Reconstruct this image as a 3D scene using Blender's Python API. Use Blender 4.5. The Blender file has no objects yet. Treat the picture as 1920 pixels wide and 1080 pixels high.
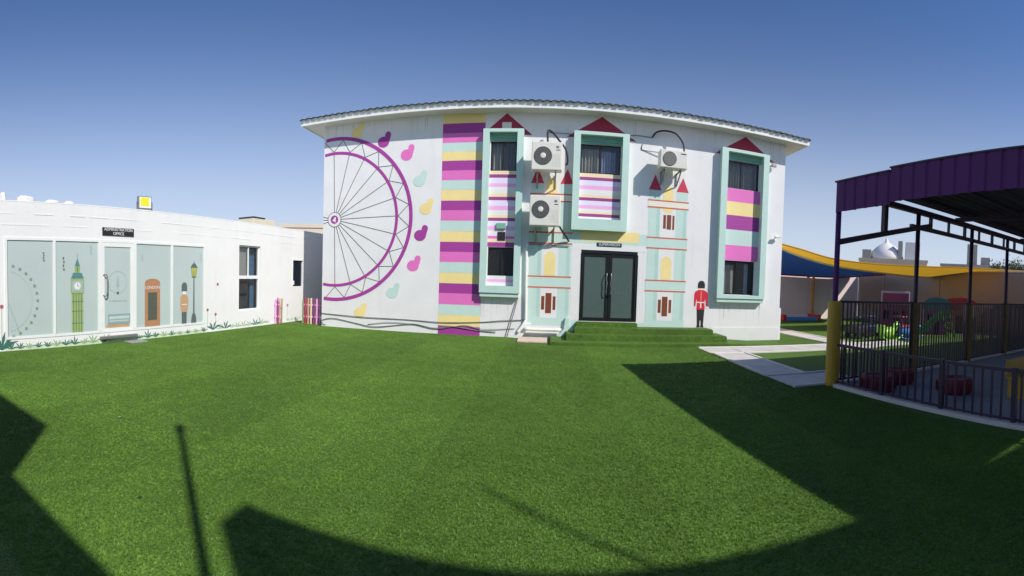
import bpy, bmesh, math, random
from mathutils import Vector, Matrix
import numpy as np
R_ = math.radians
random.seed(7)
scene = bpy.context.scene
COL = scene.collection

# ------------------------------------------------------------------ camera (panorama, as in the photograph)
FPX, U0, VC, PIT, ROL = 851.0038, 1025.1238, 546.8394, -0.0254287, -0.0327601
EYE = 1.67734
cam = bpy.data.cameras.new("camera")
cam.type = 'PANO'
cam.panorama_type = 'CENTRAL_CYLINDRICAL'
cam.central_cylindrical_radius = 1.0
cam.central_cylindrical_range_u_min = (0 - U0) / FPX
cam.central_cylindrical_range_u_max = (1920 - U0) / FPX
cam.central_cylindrical_range_v_min = (VC - 1080) / FPX
cam.central_cylindrical_range_v_max = VC / FPX
cam.clip_end = 3000
camo = bpy.data.objects.new("camera", cam); COL.objects.link(camo)
RC = (Matrix.Rotation(PIT, 3, 'X') @ Matrix.Rotation(ROL, 3, 'Y'))
camo.matrix_world = Matrix.Translation((0, 0, EYE)) @ (RC @ Matrix.Rotation(R_(90), 3, 'X')).to_4x4()
scene.camera = camo

# ------------------------------------------------------------------ light
SUN = Vector((1.18, -1.0, 1.36)).normalized()
elev = math.asin(SUN.z)
w = bpy.data.worlds.new("World"); scene.world = w; w.use_nodes = True
nt = w.node_tree; nt.nodes.clear()
sky = nt.nodes.new("ShaderNodeTexSky"); sky.sky_type = 'NISHITA'; sky.sun_disc = False
sky.sun_elevation = elev
sky.sun_rotation = math.atan2(SUN.x, SUN.y)
sky.altitude = 0; sky.air_density = 1.0; sky.dust_density = 0.6; sky.ozone_density = 6.0
SKY = 0.112
bg = nt.nodes.new("ShaderNodeBackground"); bg.inputs[1].default_value = SKY
wo = nt.nodes.new("ShaderNodeOutputWorld")
# pale desert dust low over the horizon, the same all the way round
tcw = nt.nodes.new("ShaderNodeTexCoord"); sx = nt.nodes.new("ShaderNodeSeparateXYZ"); nt.links.new(tcw.outputs["Generated"], sx.inputs[0])
def wm(op, a, b=None):
    m = nt.nodes.new("ShaderNodeMath"); m.operation = op
    for i, q in enumerate((a, b)):
        if q is None: continue
        if isinstance(q, (int, float)): m.inputs[i].default_value = q
        else: nt.links.new(q, m.inputs[i])
    return m.outputs[0]
e_ = wm('EXPONENT', wm('MULTIPLY', wm('POWER', wm('DIVIDE', wm('MAXIMUM', sx.outputs[2], 0.0), 0.30), 2.0), -1.0)); hz = wm('MULTIPLY', e_, 0.85)
wmx = nt.nodes.new("ShaderNodeMix"); wmx.data_type = 'RGBA'
tint = nt.nodes.new("ShaderNodeMix"); tint.data_type = 'RGBA'; tint.blend_type = 'MULTIPLY'; tint.inputs[0].default_value = 1; tint.inputs[7].default_value = (.50, .70, .92, 1)
nt.links.new(sky.outputs[0], tint.inputs[6])
nt.links.new(hz, wmx.inputs[0]); nt.links.new(tint.outputs[2], wmx.inputs[6]); wmx.inputs[7].default_value = (.62 / SKY, .68 / SKY, .77 / SKY, 1)
nt.links.new(wmx.outputs[2], bg.inputs[0]); nt.links.new(bg.outputs[0], wo.inputs[0])
sl = bpy.data.lights.new("sun", 'SUN'); sl.energy = 4.15; sl.angle = R_(0.53); sl.color = (1, .95, .875)
so = bpy.data.objects.new("sun", sl); COL.objects.link(so)
so.rotation_euler = (-SUN).to_track_quat('-Z', 'Y').to_euler(); so.location = (20, -20, 30)
vs = scene.view_settings
vs.view_transform = 'Standard'; vs.look = 'None'; vs.gamma = 1; vs.exposure = 0.17; vs.use_curve_mapping = False
scene.cycles.max_bounces = 8; scene.cycles.transparent_max_bounces = 12
scene.cycles.use_denoising = True

# ------------------------------------------------------------------ pixel -> place helpers (photo pixels 1920x1080)
def ray(u, v):
    az = (u - U0) / FPX
    return RC @ Vector((math.sin(az), math.cos(az), (VC - v) / FPX))
def Fm(u, v, y=13.0):                  # -> (x, z) on the plane y of the main facade
    d = ray(u, v); s = y / d.y
    return (s * d.x, EYE + s * d.z)
def Gd(u, v, z=0.0):                   # -> (x, y) on level ground
    d = ray(u, v); s = (z - EYE) / d.z
    return (s * d.x, s * d.y)
LN = Vector((-0.99839119, 0.0567012)); LT = Vector((0.0567012, 0.99839119)); LD = 9.259272
def Lm(u, v, off=0.0):                 # -> (t, z) on the facade of the low building
    d = ray(u, v); h = Vector((d.x, d.y)); s = (LD + off) / h.dot(LN)
    return (s * h.dot(LT), EYE + s * d.z)
def Pv(u, v, a, b):                    # point on the vertical plane through ground points a, b
    d = ray(u, v); ax, ay = a; ex, ey = b[0] - a[0], b[1] - a[1]
    s = (ax * ey - ay * ex) / (d.x * ey - d.y * ex)
    return Vector((s * d.x, s * d.y, EYE + s * d.z))

# ------------------------------------------------------------------ materials
def srgb(r, g, b, k=1.0):
    f = lambda c: ((c / 255 + .055) / 1.055) ** 2.4 if c > 10 else c / 255 / 12.92
    return tuple(min(.9, f(c) * k) for c in (r, g, b))
MATS = {}
def mat(name, col=None, rough=.6, var=.06, scale=3.0, bump=0.0, bscale=40, metal=0.0, spec=.5, stain=0.0, trans=0.0, emit=None):
    if name in MATS: return MATS[name]
    m = bpy.data.materials.new(name); m.use_nodes = True; MATS[name] = m
    n = m.node_tree.nodes; l = m.node_tree.links
    p = n["Principled BSDF"]; p.inputs["Roughness"].default_value = rough; p.inputs["Metallic"].default_value = metal
    p.inputs["Specular IOR Level"].default_value = spec
    if trans: p.inputs["Transmission Weight"].default_value = trans
    tc = n.new("ShaderNodeTexCoord")
    no = n.new("ShaderNodeTexNoise"); no.inputs["Scale"].default_value = scale; no.inputs["Detail"].default_value = 6; no.inputs["Roughness"].default_value = .62
    geo = n.new("ShaderNodeNewGeometry")
    l.new(geo.outputs["Position"], no.inputs["Vector"])
    mr = n.new("ShaderNodeMapRange"); mr.inputs[1].default_value = .3; mr.inputs[2].default_value = .7
    mr.inputs[3].default_value = 1 - var; mr.inputs[4].default_value = 1 + var * .6
    l.new(no.outputs["Fac"], mr.inputs[0])
    mx = n.new("ShaderNodeMix"); mx.data_type = 'RGBA'; mx.blend_type = 'MULTIPLY'; mx.inputs[0].default_value = 1
    mx.inputs[6].default_value = (*col, 1); l.new(mr.outputs[0], mx.inputs[7])
    out = mx.outputs[2]
    if stain:      # vertical runs of dirt and a patchy grime
        mp = n.new("ShaderNodeMapping"); mp.inputs["Scale"].default_value = (5, 5, .35)
        l.new(geo.outputs["Position"], mp.inputs[0])
        n2 = n.new("ShaderNodeTexNoise"); n2.inputs["Scale"].default_value = 1.2; n2.inputs["Detail"].default_value = 5
        l.new(mp.outputs[0], n2.inputs["Vector"])
        r2 = n.new("ShaderNodeMapRange"); r2.inputs[1].default_value = .56; r2.inputs[2].default_value = .8; r2.inputs[3].default_value = 0; r2.inputs[4].default_value = stain
        l.new(n2.outputs["Fac"], r2.inputs[0])
        m2 = n.new("ShaderNodeMix"); m2.data_type = 'RGBA'; m2.inputs[7].default_value = (.33, .29, .25, 1)
        l.new(r2.outputs[0], m2.inputs[0]); l.new(out, m2.inputs[6]); out = m2.outputs[2]
    l.new(out, p.inputs["Base Color"])
    rr = n.new("ShaderNodeMapRange"); rr.inputs[3].default_value = max(0, rough - .08); rr.inputs[4].default_value = min(1, rough + .08)
    l.new(no.outputs["Fac"], rr.inputs[0]); l.new(rr.outputs[0], p.inputs["Roughness"])
    if bump:
        nb = n.new("ShaderNodeTexNoise"); nb.inputs["Scale"].default_value = bscale; nb.inputs["Detail"].default_value = 4
        l.new(geo.outputs["Position"], nb.inputs["Vector"])
        bp = n.new("ShaderNodeBump"); bp.inputs["Strength"].default_value = bump; bp.inputs["Distance"].default_value = .01
        l.new(nb.outputs["Fac"], bp.inputs["Height"]); l.new(bp.outputs[0], p.inputs["Normal"])
    if emit:
        p.inputs["Emission Color"].default_value = (*emit[0], 1); p.inputs["Emission Strength"].default_value = emit[1]
    return m

K = 1.08
WALL = mat("white_plaster", (.80, .79, .79), .75, .05, 1.3, .25, 60, stain=.13)
WALL2 = mat("white_plaster_low", (.82, .81, .80), .75, .04, 1.1, .3, 50, stain=.08)
MINT = mat("mint_paint", srgb(190, 214, 206, K), .6, .04, 2.5, .15, 60)
MINTD = mat("deep_mint_paint", srgb(174, 204, 194, K), .6, .05, 2.5, .15, 60)
MINT2 = mat("mint_surround", srgb(184, 211, 202, K), .55, .05, 2.2, .2, 50)
DMINT = mat("green_shutter", srgb(120, 172, 150, K), .5, .05, 3)
PURP = mat("purple_paint", srgb(160, 58, 146, K), .6, .05, 2.5, .15, 60)
DPURP = mat("plum_paint", srgb(150, 62, 128, K), .6, .05, 2.5)
PINK = mat("pink_paint", srgb(222, 112, 186, K), .6, .05, 2.5, .15, 60)
PALEP = mat("pale_pink_paint", srgb(232, 170, 216, K), .6, .04, 2.5)
LILAC = mat("lilac_paint", srgb(222, 214, 236, K), .6, .04, 2.5)
YEL = mat("yellow_paint", srgb(236, 214, 146, K), .6, .05, 2.5, .15, 60)
PALEY = mat("pale_cream_paint", srgb(226, 222, 206, K), .6, .04, 2.5)
CREAM = mat("cream_paint", srgb(240, 212, 176, K), .6, .04, 2.5)
WHITEP = mat("white_paint", (.80, .79, .78), .6, .03, 2.5)
DRED = mat("dark_red_paint", srgb(192, 52, 76, K), .6, .05, 2.5)
GABLE = mat("maroon_gable_paint", srgb(158, 34, 66, K), .6, .06, 2.5)
RED = mat("red_paint", srgb(206, 36, 58, K), .55, .05, 2.5)
BRICKL = mat("brick_red_line", srgb(200, 98, 74, K), .6, .06, 6)
BROWN = mat("brown_paint", srgb(122, 60, 32, K), .6, .06, 4)
BLACKP = mat("black_paint", (.018, .018, .019), .55, .1, 4)
LINEG = mat("dark_line_paint", (.045, .045, .05), .6, .1, 10)
BLACKM = mat("black_metal", (.013, .013, .014), .35, .1, 5)
METAL = mat("brushed_metal", (.55, .55, .53), .28, .06, 20, metal=1)
SOFFIT = mat("soffit_paint", (.74, .72, .66), .7, .05, 1.5, .1, 40)
FASC = mat("fascia_white", (.82, .82, .79), .55, .06, 3, stain=.15)
TILE = mat("roof_tile", (.045, .052, .056), .6, .35, 2.5)
PVC = mat("white_pipe", (.78, .80, .76), .4, .04, 5)
CABLE = mat("grey_cable", (.22, .22, .21), .6, .2, 9)
BCABLE = mat("black_hose", (.02, .02, .025), .6, .2, 9)
ACW = mat("cream_casing", (.74, .72, .65), .4, .05, 4, stain=.12)
ACG = mat("dark_grille", (.12, .118, .105), .5, .1, 10)
STEEL = mat("galvanised_steel", (.30, .30, .29), .5, .15, 8, metal=.6)
PATH = mat("concrete_path", (.56, .53, .50), .85, .14, 2.2, .4, 70, stain=.1)
KERB = mat("kerb_concrete", (.68, .65, .60), .85, .10, 3, .4, 70)
SAND = mat("sandy_ground", (.42, .35, .26), .95, .15, .4, .4, 8)
FLOOR = mat("canopy_floor", (.30, .30, .32), .8, .12, 1.5, .3, 40)
CPURP = mat("purple_sheet", (.120, .036, .150), .7, .08, 1.5, spec=.2)
CFRAME = mat("dark_purple_steel", (.040, .018, .055), .45, .15, 6)
CROOF = mat("canopy_roof_sheet", (.055, .045, .06), .55, .15, 2)
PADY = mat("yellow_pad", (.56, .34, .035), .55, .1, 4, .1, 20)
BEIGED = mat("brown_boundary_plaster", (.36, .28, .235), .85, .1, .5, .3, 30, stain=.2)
PADD = mat("shaded_yellow_pad", (.27, .17, .04), .6, .2, 4, .1, 20)  # yellow padding darkened in its colour for the shade under the canopy
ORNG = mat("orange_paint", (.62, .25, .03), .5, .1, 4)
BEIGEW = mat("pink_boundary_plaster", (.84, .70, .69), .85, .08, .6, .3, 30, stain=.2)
COPING = mat("sunlit_coping_plaster", (.74, .69, .63), .8, .08, 1.5)  # pale tone puts the sunlit top line of the boundary wall into the colour
LIME = mat("lime_plastic", (.30, .62, .05), .35, .06, 5)
BLUEP = mat("blue_plastic", (.06, .25, .62), .35, .06, 5)
GREENP = mat("green_plastic", (.03, .20, .04), .35, .06, 5)
REDP = mat("red_plastic", (.55, .03, .03), .35, .06, 5)
TEALP = mat("teal_plastic", (.04, .14, .16), .4, .06, 5)
MAGP = mat("maroon_plastic", (.22, .04, .10), .4, .08, 5)
PLILAC = mat("lilac_plastic", (.36, .32, .45), .4, .06, 5)
ORP = mat("orange_plastic", (.62, .22, .04), .4, .06, 5)
TYRE = mat("red_painted_rubber", (.22, .03, .04), .6, .15, 6, .2, 30)
DARKT = mat("dark_plastic", (.03, .032, .04), .45, .1, 5)
STONEP = mat("beige_stone_slab", (.62, .48, .38), .8, .15, 7, .3, 50)
FARB = mat("far_building", (.55, .49, .41), .9, .1, .3)
FARG = mat("far_building_grey", (.36, .35, .33), .9, .1, .3)
FARW = mat("far_dome_white", (.78, .76, .76), .7, .06, .5)
SAILY = mat("yellow_sail_cloth", (.72, .40, .03), .8, .06, 1.5)
SAILB = mat("blue_sail_cloth", (.012, .055, .21), .8, .06, 1.5)
SAILR = mat("red_sail_hem", (.40, .02, .03), .8, .06, 3)
HEM = mat("pale_sail_hem", (.74, .68, .58), .8, .06, 3)
CURT1 = mat("taupe_curtain", (.36, .33, .28), .9, .2, 5)
CURT2 = mat("blue_curtain", (.36, .44, .64), .9, .2, 5)
CURT3 = mat("charcoal_curtain", (.17, .17, .18), .9, .2, 5)
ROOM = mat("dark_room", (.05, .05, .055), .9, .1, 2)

def add_translucent(m, amt):
    n = m.node_tree.nodes; l = m.node_tree.links; p = n["Principled BSDF"]; o = n["Material Output"]
    t = n.new("ShaderNodeBsdfTranslucent"); s = n.new("ShaderNodeMixShader"); s.inputs[0].default_value = amt
    l.new(p.inputs["Base Color"].links[0].from_socket, t.inputs[0])
    l.new(p.outputs[0], s.inputs[1]); l.new(t.outputs[0], s.inputs[2]); l.new(s.outputs[0], o.inputs[0])
for m_, a_ in ((SAILY, .5), (SAILB, .25), (SAILR, .3)): add_translucent(m_, a_)

def glass(name, tint, clear, rough=.03):
    m = bpy.data.materials.new(name); m.use_nodes = True; n = m.node_tree.nodes; l = m.node_tree.links
    n.remove(n["Principled BSDF"]); o = n["Material Output"]
    tr = n.new("ShaderNodeBsdfTransparent"); tr.inputs[0].default_value = (*tint, 1)
    df = n.new("ShaderNodeBsdfDiffuse"); df.inputs[0].default_value = (*[c * .5 for c in tint], 1)
    gl = n.new("ShaderNodeBsdfGlossy"); gl.inputs["Roughness"].default_value = rough
    lw_ = n.new("ShaderNodeLayerWeight"); pw_ = n.new("ShaderNodeMath"); pw_.operation = 'POWER'; pw_.inputs[1].default_value = 5; l.new(lw_.outputs["Facing"], pw_.inputs[0])
    fr = n.new("ShaderNodeMath"); fr.operation = 'MULTIPLY_ADD'; fr.inputs[1].default_value = .7; fr.inputs[2].default_value = .035; l.new(pw_.outputs[0], fr.inputs[0])
    a = n.new("ShaderNodeMixShader"); a.inputs[0].default_value = clear
    l.new(df.outputs[0], a.inputs[1]); l.new(tr.outputs[0], a.inputs[2])
    b = n.new("ShaderNodeMixShader"); l.new(fr.outputs[0], b.inputs[0]); l.new(a.outputs[0], b.inputs[1]); l.new(gl.outputs[0], b.inputs[2])
    l.new(b.outputs[0], o.inputs[0]); return m
GLASS = glass("window_glass", (.88, .90, .91), .97)
FROST = mat("frosted_glass_dark", (.085, .125, .115), .28, .06, 1.5)
FROST2 = mat("frosted_glass_pale", (.49, .57, .555), .14, .035, .8)

# ------------------------------------------------------------------ mesh helpers
def new(): return bmesh.new()
def box(bm, x0, x1, y0, y1, z0, z1):
    vs_ = [bm.verts.new(p) for p in ((x0,y0,z0),(x1,y0,z0),(x1,y1,z0),(x0,y1,z0),(x0,y0,z1),(x1,y0,z1),(x1,y1,z1),(x0,y1,z1))]
    for f in ((0,3,2,1),(4,5,6,7),(0,1,5,4),(1,2,6,5),(2,3,7,6),(3,0,4,7)): bm.faces.new([vs_[i] for i in f])
    return bm
def boxm(*a, bev=0.0):
    bm = box(new(), *a)
    if bev: bmesh.ops.bevel(bm, geom=bm.edges[:], offset=bev, segments=2, affect='EDGES', profile=.5)
    return bm
def bar(bm, a, b, w_, h_=None):        # square bar between two points
    a, b = Vector(a), Vector(b); d = (b - a); L_ = d.length; h_ = h_ or w_
    q = d.to_track_quat('Z', 'Y').to_matrix().to_4x4()
    if abs(d.normalized().z) > .999: q = Matrix.Identity(4) if d.z > 0 else Matrix.Rotation(math.pi, 4, 'X')
    t = new(); box(t, -w_/2, w_/2, -h_/2, h_/2, 0, L_)
    t.transform(Matrix.Translation(a) @ q); join(bm, t); return bm
def join(bm, t):
    me = bpy.data.meshes.new("tmp"); t.to_mesh(me); t.free(); bm.from_mesh(me); bpy.data.meshes.remove(me)
def tube(bm, pts, r, seg=8, caps=True):
    pts = [Vector(p) for p in pts]; rings = []
    up = Vector((0, 0, 1))
    for i, p in enumerate(pts):
        d = (pts[min(i+1, len(pts)-1)] - pts[max(i-1, 0)]).normalized()
        ref = up if abs(d.z) < .95 else Vector((1, 0, 0))
        a = d.cross(ref).normalized(); b = d.cross(a).normalized()
        rr = r[i] if isinstance(r, (list, tuple)) else r
        rings.append([bm.verts.new(p + a * rr * math.cos(2*math.pi*k/seg) + b * rr * math.sin(2*math.pi*k/seg)) for k in range(seg)])
    for i in range(len(rings)-1):
        for k in range(seg): bm.faces.new((rings[i][k], rings[i][(k+1)%seg], rings[i+1][(k+1)%seg], rings[i+1][k]))
    if caps: bm.faces.new(rings[0]); bm.faces.new(rings[-1][::-1])
    return bm
def spline(pts, n=8):
    pts = [Vector(p) for p in pts]; out = []
    for i in range(len(pts)-1):
        p0, p1, p2, p3 = pts[max(i-1,0)], pts[i], pts[i+1], pts[min(i+2, len(pts)-1)]
        for k in range(n):
            t = k/n; out.append(.5*((2*p1)+(p2-p0)*t+(2*p0-5*p1+4*p2-p3)*t*t+(3*p1-p0-3*p2+p3)*t**3))
    out.append(pts[-1]); return out
def lathe(bm, prof, seg=24, c=(0,0,0)):
    rings = []
    for r, z in prof:
        rings.append([bm.verts.new((c[0]+r*math.cos(2*math.pi*k/seg), c[1]+r*math.sin(2*math.pi*k/seg), c[2]+z)) for k in range(seg)])
    for i in range(len(rings)-1):
        for k in range(seg): bm.faces.new((rings[i][k], rings[i][(k+1)%seg], rings[i+1][(k+1)%seg], rings[i+1][k]))
    bm.faces.new(rings[0][::-1]); bm.faces.new(rings[-1]); return bm
def obj(name, bm, m, parent=None, loc=None, smooth=False, kind=None, label=None):
    me = bpy.data.meshes.new(name)
    if isinstance(bm, bmesh.types.BMesh):
        bmesh.ops.recalc_face_normals(bm, faces=bm.faces[:]); bm.to_mesh(me); bm.free()
    else: me = bm
    if m and not me.materials: me.materials.append(m)
    if smooth:
        for p in me.polygons: p.use_smooth = True
    o = bpy.data.objects.new(name, me); COL.objects.link(o)
    if parent: o.parent = parent
    if loc: o.location = loc
    if kind: o["kind"] = kind
    if label: o["label"] = label
    return o
def tag(o, label, cat, group=None):
    o["label"] = label; o["category"] = cat
    if group: o["group"] = group
    return o
def thing(name, label, cat, loc=(0,0,0), rz=0, group=None):
    o = bpy.data.objects.new(name, None); COL.objects.link(o); o.empty_display_size = .2
    o.location = loc; o.rotation_euler = (0, 0, rz); return tag(o, label, cat, group)
def struct(o): o["kind"] = "structure"; return o
def flat(pts, layer=1, m=None, name="painted_patch", parent=None):   # a coat of paint on a facade: pts (x,z), local y toward the yard
    bm = new(); y = -.0015 - .0015 * layer
    vs_ = [bm.verts.new((x, y, z)) for x, z in pts]; f = bm.faces.new(vs_); f.normal_update()
    if f.normal.y > 0: f.normal_flip()
    bmesh.ops.triangulate(bm, faces=bm.faces[:])
    me = bpy.data.meshes.new(name); bm.to_mesh(me); bm.free(); me.materials.append(m)
    o = bpy.data.objects.new(name, me); COL.objects.link(o); o.parent = parent; return o
def rect(x0, x1, z0, z1): return [(x0,z0),(x1,z0),(x1,z1),(x0,z1)]
def circ(cx, cz, r, n=28, rz=None): return [(cx + r*math.cos(2*math.pi*k/n), cz + (rz or r)*math.sin(2*math.pi*k/n)) for k in range(n)]
def sheet(name, pts, z, m, parent=None):
    bm = new(); bm.faces.new([bm.verts.new((x, y, z)) for x, y in pts]); bmesh.ops.triangulate(bm, faces=bm.faces[:])
    o = obj(name, bm, m, parent)
    if o.data.polygons[0].normal.z < 0: o.data.flip_normals()
    return o
def wall_holes(x0, x1, z0, z1, holes, depth=.12):      # front face at y=0 with openings and reveals going to +y
    bm = new(); xs = sorted({x0, x1, *[h[0] for h in holes], *[h[1] for h in holes]}); zs = sorted({z0, z1, *[h[2] for h in holes], *[h[3] for h in holes]})
    for i in range(len(xs)-1):
        for j in range(len(zs)-1):
            cx, cz = (xs[i]+xs[i+1])/2, (zs[j]+zs[j+1])/2
            if any(h[0] < cx < h[1] and h[2] < cz < h[3] for h in holes): continue
            bm.faces.new([bm.verts.new(p) for p in ((xs[i],0,zs[j]),(xs[i+1],0,zs[j]),(xs[i+1],0,zs[j+1]),(xs[i],0,zs[j+1]))])
    for a, b, c, d in holes:
        for q in (((a,c),(a,d)),((b,d),(b,c)),((b,c),(a,c)),((a,d),(b,d))):
            (p1, p2) = q
            bm.faces.new([bm.verts.new(p) for p in ((p1[0],0,p1[1]),(p2[0],0,p2[1]),(p2[0],depth,p2[1]),(p1[0],depth,p1[1]))])
    return bm
def curtain(x0, x1, z0, z1, y, folds, amp=.035):
    bm = new(); n = folds * 8; prev = None
    for i in range(n+1):
        t = i/n; x = x0+(x1-x0)*t; yy = y + amp*math.sin(t*folds*2*math.pi + .6*math.sin(t*9))
        c = (bm.verts.new((x, yy, z0)), bm.verts.new((x+.01*math.sin(t*40), yy*1.0+.2*amp, z1)))
        if prev: bm.faces.new((prev[0], c[0], c[1], prev[1]))
        prev = c
    return bm
FONTC = {}
def text_mesh(s, size, ext=.004):
    cu = bpy.data.curves.new("txt", 'FONT'); cu.body = s; cu.size = size; cu.align_x = 'CENTER'; cu.align_y = 'CENTER'; cu.extrude = ext
    t = bpy.data.objects.new("txt", cu); COL.objects.link(t); bpy.context.view_layer.update()
    me = bpy.data.meshes.new_from_object(t.evaluated_get(bpy.context.evaluated_depsgraph_get()))
    bpy.data.objects.remove(t); bpy.data.curves.remove(cu)
    me.transform(Matrix.Rotation(R_(90), 4, 'X')); me.name = "lettering"; return me

# ================================================================== GROUND
g = sheet("desert_ground", [(-400,-400),(400,-400),(400,600),(-400,600)], -.012, SAND); struct(g)

def turf_material():
    m = bpy.data.materials.new("artificial_turf"); m.use_nodes = True; n = m.node_tree.nodes; l = m.node_tree.links
    p = n["Principled BSDF"]; p.inputs["Roughness"].default_value = .75; p.inputs["Specular IOR Level"].default_value = .25
    geo = n.new("ShaderNodeNewGeometry")
    def noise(s, d=4, stretch=None):
        no = n.new("ShaderNodeTexNoise"); no.inputs["Scale"].default_value = s; no.inputs["Detail"].default_value = d
        if stretch:
            mp = n.new("ShaderNodeMapping"); mp.inputs["Scale"].default_value = stretch; l.new(geo.outputs["Position"], mp.inputs[0]); l.new(mp.outputs[0], no.inputs["Vector"])
        else: l.new(geo.outputs["Position"], no.inputs["Vector"])
        return no
    fine = noise(55, 5); mid = noise(6, 4); big = noise(.5, 3)
    cr = n.new("ShaderNodeValToRGB"); e = cr.color_ramp.elements
    e[0].position = .33; e[0].color = (.030, .085, .010, 1); e[1].position = .68; e[1].color = (.135, .235, .036, 1)
    l.new(fine.outputs["Fac"], cr.inputs[0])
    def mul(src, node, a, b, lo=.3, hi=.7):
        mr = n.new("ShaderNodeMapRange"); mr.inputs[1].default_value = lo; mr.inputs[2].default_value = hi; mr.inputs[3].default_value = a; mr.inputs[4].default_value = b
        l.new(node.outputs["Fac"], mr.inputs[0])
        mx = n.new("ShaderNodeMix"); mx.data_type = 'RGBA'; mx.blend_type = 'MULTIPLY'; mx.inputs[0].default_value = 1
        l.new(src, mx.inputs[6]); l.new(mr.outputs[0], mx.inputs[7]); return mx.outputs[2]
    c = mul(cr.outputs[0], mid, .82, 1.12); c = mul(c, big, .88, 1.1)
    # rolls laid side by side with the pile leaning either way, and a paler worn track
    sp = n.new("ShaderNodeSeparateXYZ"); l.new(geo.outputs["Position"], sp.inputs[0])
    wv = n.new("ShaderNodeMath"); wv.operation = 'PINGPONG'; wv.inputs[1].default_value = 2.0; l.new(sp.outputs[0], wv.inputs[0])
    st_ = n.new("ShaderNodeMath"); st_.operation = 'GREATER_THAN'; st_.inputs[1].default_value = 1.0; l.new(wv.outputs[0], st_.inputs[0])
    mb_ = n.new("ShaderNodeMapRange"); mb_.inputs[3].default_value = .95; mb_.inputs[4].default_value = 1.05; l.new(st_.outputs[0], mb_.inputs[0])
    mxb = n.new("ShaderNodeMix"); mxb.data_type = 'RGBA'; mxb.blend_type = 'MULTIPLY'; mxb.inputs[0].default_value = 1; l.new(c, mxb.inputs[6]); l.new(mb_.outputs[0], mxb.inputs[7]); c = mxb.outputs[2]
    l.new(c, p.inputs["Base Color"])
    bp = n.new("ShaderNodeBump"); bp.inputs["Strength"].default_value = .9; bp.inputs["Distance"].default_value = .02
    l.new(fine.outputs["Fac"], bp.inputs["Height"]); l.new(bp.outputs[0], p.inputs["Normal"])
    return m
TURF = turf_material()
lawn = sheet("lawn", [(-12,-9),(30,-9),(30,23),(-12,23)], 0.0, TURF); struct(lawn)

def path(name, x0, x1, y0, y1, joint_axis):
    o = sheet(name, [(x0,y0),(x1,y0),(x1,y1),(x0,y1)], .004, PATH); struct(o)
    n = 0; L_ = (y1-y0) if joint_axis == 'y' else (x1-x0); k = max(1, round(L_/.9))
    for i in range(k):       # paving slabs with open joints, each a little uneven
        a = i*L_/k + .008; b = (i+1)*L_/k - .008; dz = .022 + random.uniform(-.004, .004)
        bm = boxm(x0+.06, x1-.06, y0+a, y0+b, .0, dz) if joint_axis == 'y' else boxm(x0+a, x0+b, y0+.06, y1-.06, .0, dz)
        obj("paving_slab", bm, PATH, o)
    if joint_axis == 'y':
        obj("kerb", boxm(x0-.02, x0+.05, y0, y1, 0, .045, bev=.01), KERB, o); obj("kerb", boxm(x1-.05, x1+.02, y0, y1, 0, .045, bev=.01), KERB, o)
    else:
        obj("kerb", boxm(x0, x1, y0-.02, y0+.05, 0, .045, bev=.01), KERB, o); obj("kerb", boxm(x0, x1, y1-.05, y1+.02, 0, .045, bev=.01), KERB, o)
    return o
path("path", 4.06, 4.94, 7.62, 10.36, 'y')
path("path", 4.02, 9.4, 10.38, 11.42, 'x')
path("path", 4.06, 5.6, 6.58, 7.60, 'x')
path("path", 8.44, 9.34, 11.45, 20.5, 'y')
path("path", 9.42, 11.2, 10.5, 11.40, 'x')

# ================================================================== MAIN BUILDING (origin at facade foot)
MB = thing("nursery_building", "two-storey white building with painted ferris wheel, striped column and castle towers", "building", (0, 13.0, 0))
XL, XR, ZT = -7.02, 7.34, 6.40
boxes = dict(L=(-1.93, -.78, 1.27, 5.90), M=(.63, 2.21, 3.13, 5.90), R=(5.04, 6.66, 1.32, 5.90))
winh = [(-1.73,-.98,4.76,5.60), (-1.73,-.98,1.76,2.58), (.83,2.0,4.77,5.60), (5.28,6.40,4.74,5.60), (5.26,6.36,1.44,2.50)]
doorh = (.95, 2.60, .54, 2.56)
wb = wall_holes(XL, XR, -.3, ZT, winh + [doorh], .10)
def quad(bm, *p): bm.faces.new([bm.verts.new(q) for q in p])
DEP = 9.0
quad(wb, (XL,0,-.3),(XL,0,ZT),(XL,DEP,ZT),(XL,DEP,-.3)); quad(wb, (XR,0,-.3),(XR,DEP,-.3),(XR,DEP,ZT),(XR,0,ZT)); quad(wb, (XL,DEP,-.3),(XL,DEP,ZT),(XR,DEP,ZT),(XR,DEP,-.3))
me = bpy.data.meshes.new("wall"); wb.to_mesh(me); wb.free(); me.materials.append(WALL)
wall = bpy.data.objects.new("wall", me); COL.objects.link(wall); wall.parent = MB
# inner rooms behind the openings
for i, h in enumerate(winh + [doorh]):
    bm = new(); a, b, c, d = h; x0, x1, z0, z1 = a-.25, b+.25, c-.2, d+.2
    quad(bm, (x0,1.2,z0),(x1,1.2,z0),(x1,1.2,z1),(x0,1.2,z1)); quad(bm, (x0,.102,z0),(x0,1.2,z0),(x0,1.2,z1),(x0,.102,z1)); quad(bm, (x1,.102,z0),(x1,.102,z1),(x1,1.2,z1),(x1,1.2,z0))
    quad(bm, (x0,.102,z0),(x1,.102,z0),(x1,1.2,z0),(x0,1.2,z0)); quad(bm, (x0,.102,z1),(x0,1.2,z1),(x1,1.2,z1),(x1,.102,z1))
    obj("room_lining", bm, ROOM, MB)
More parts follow.
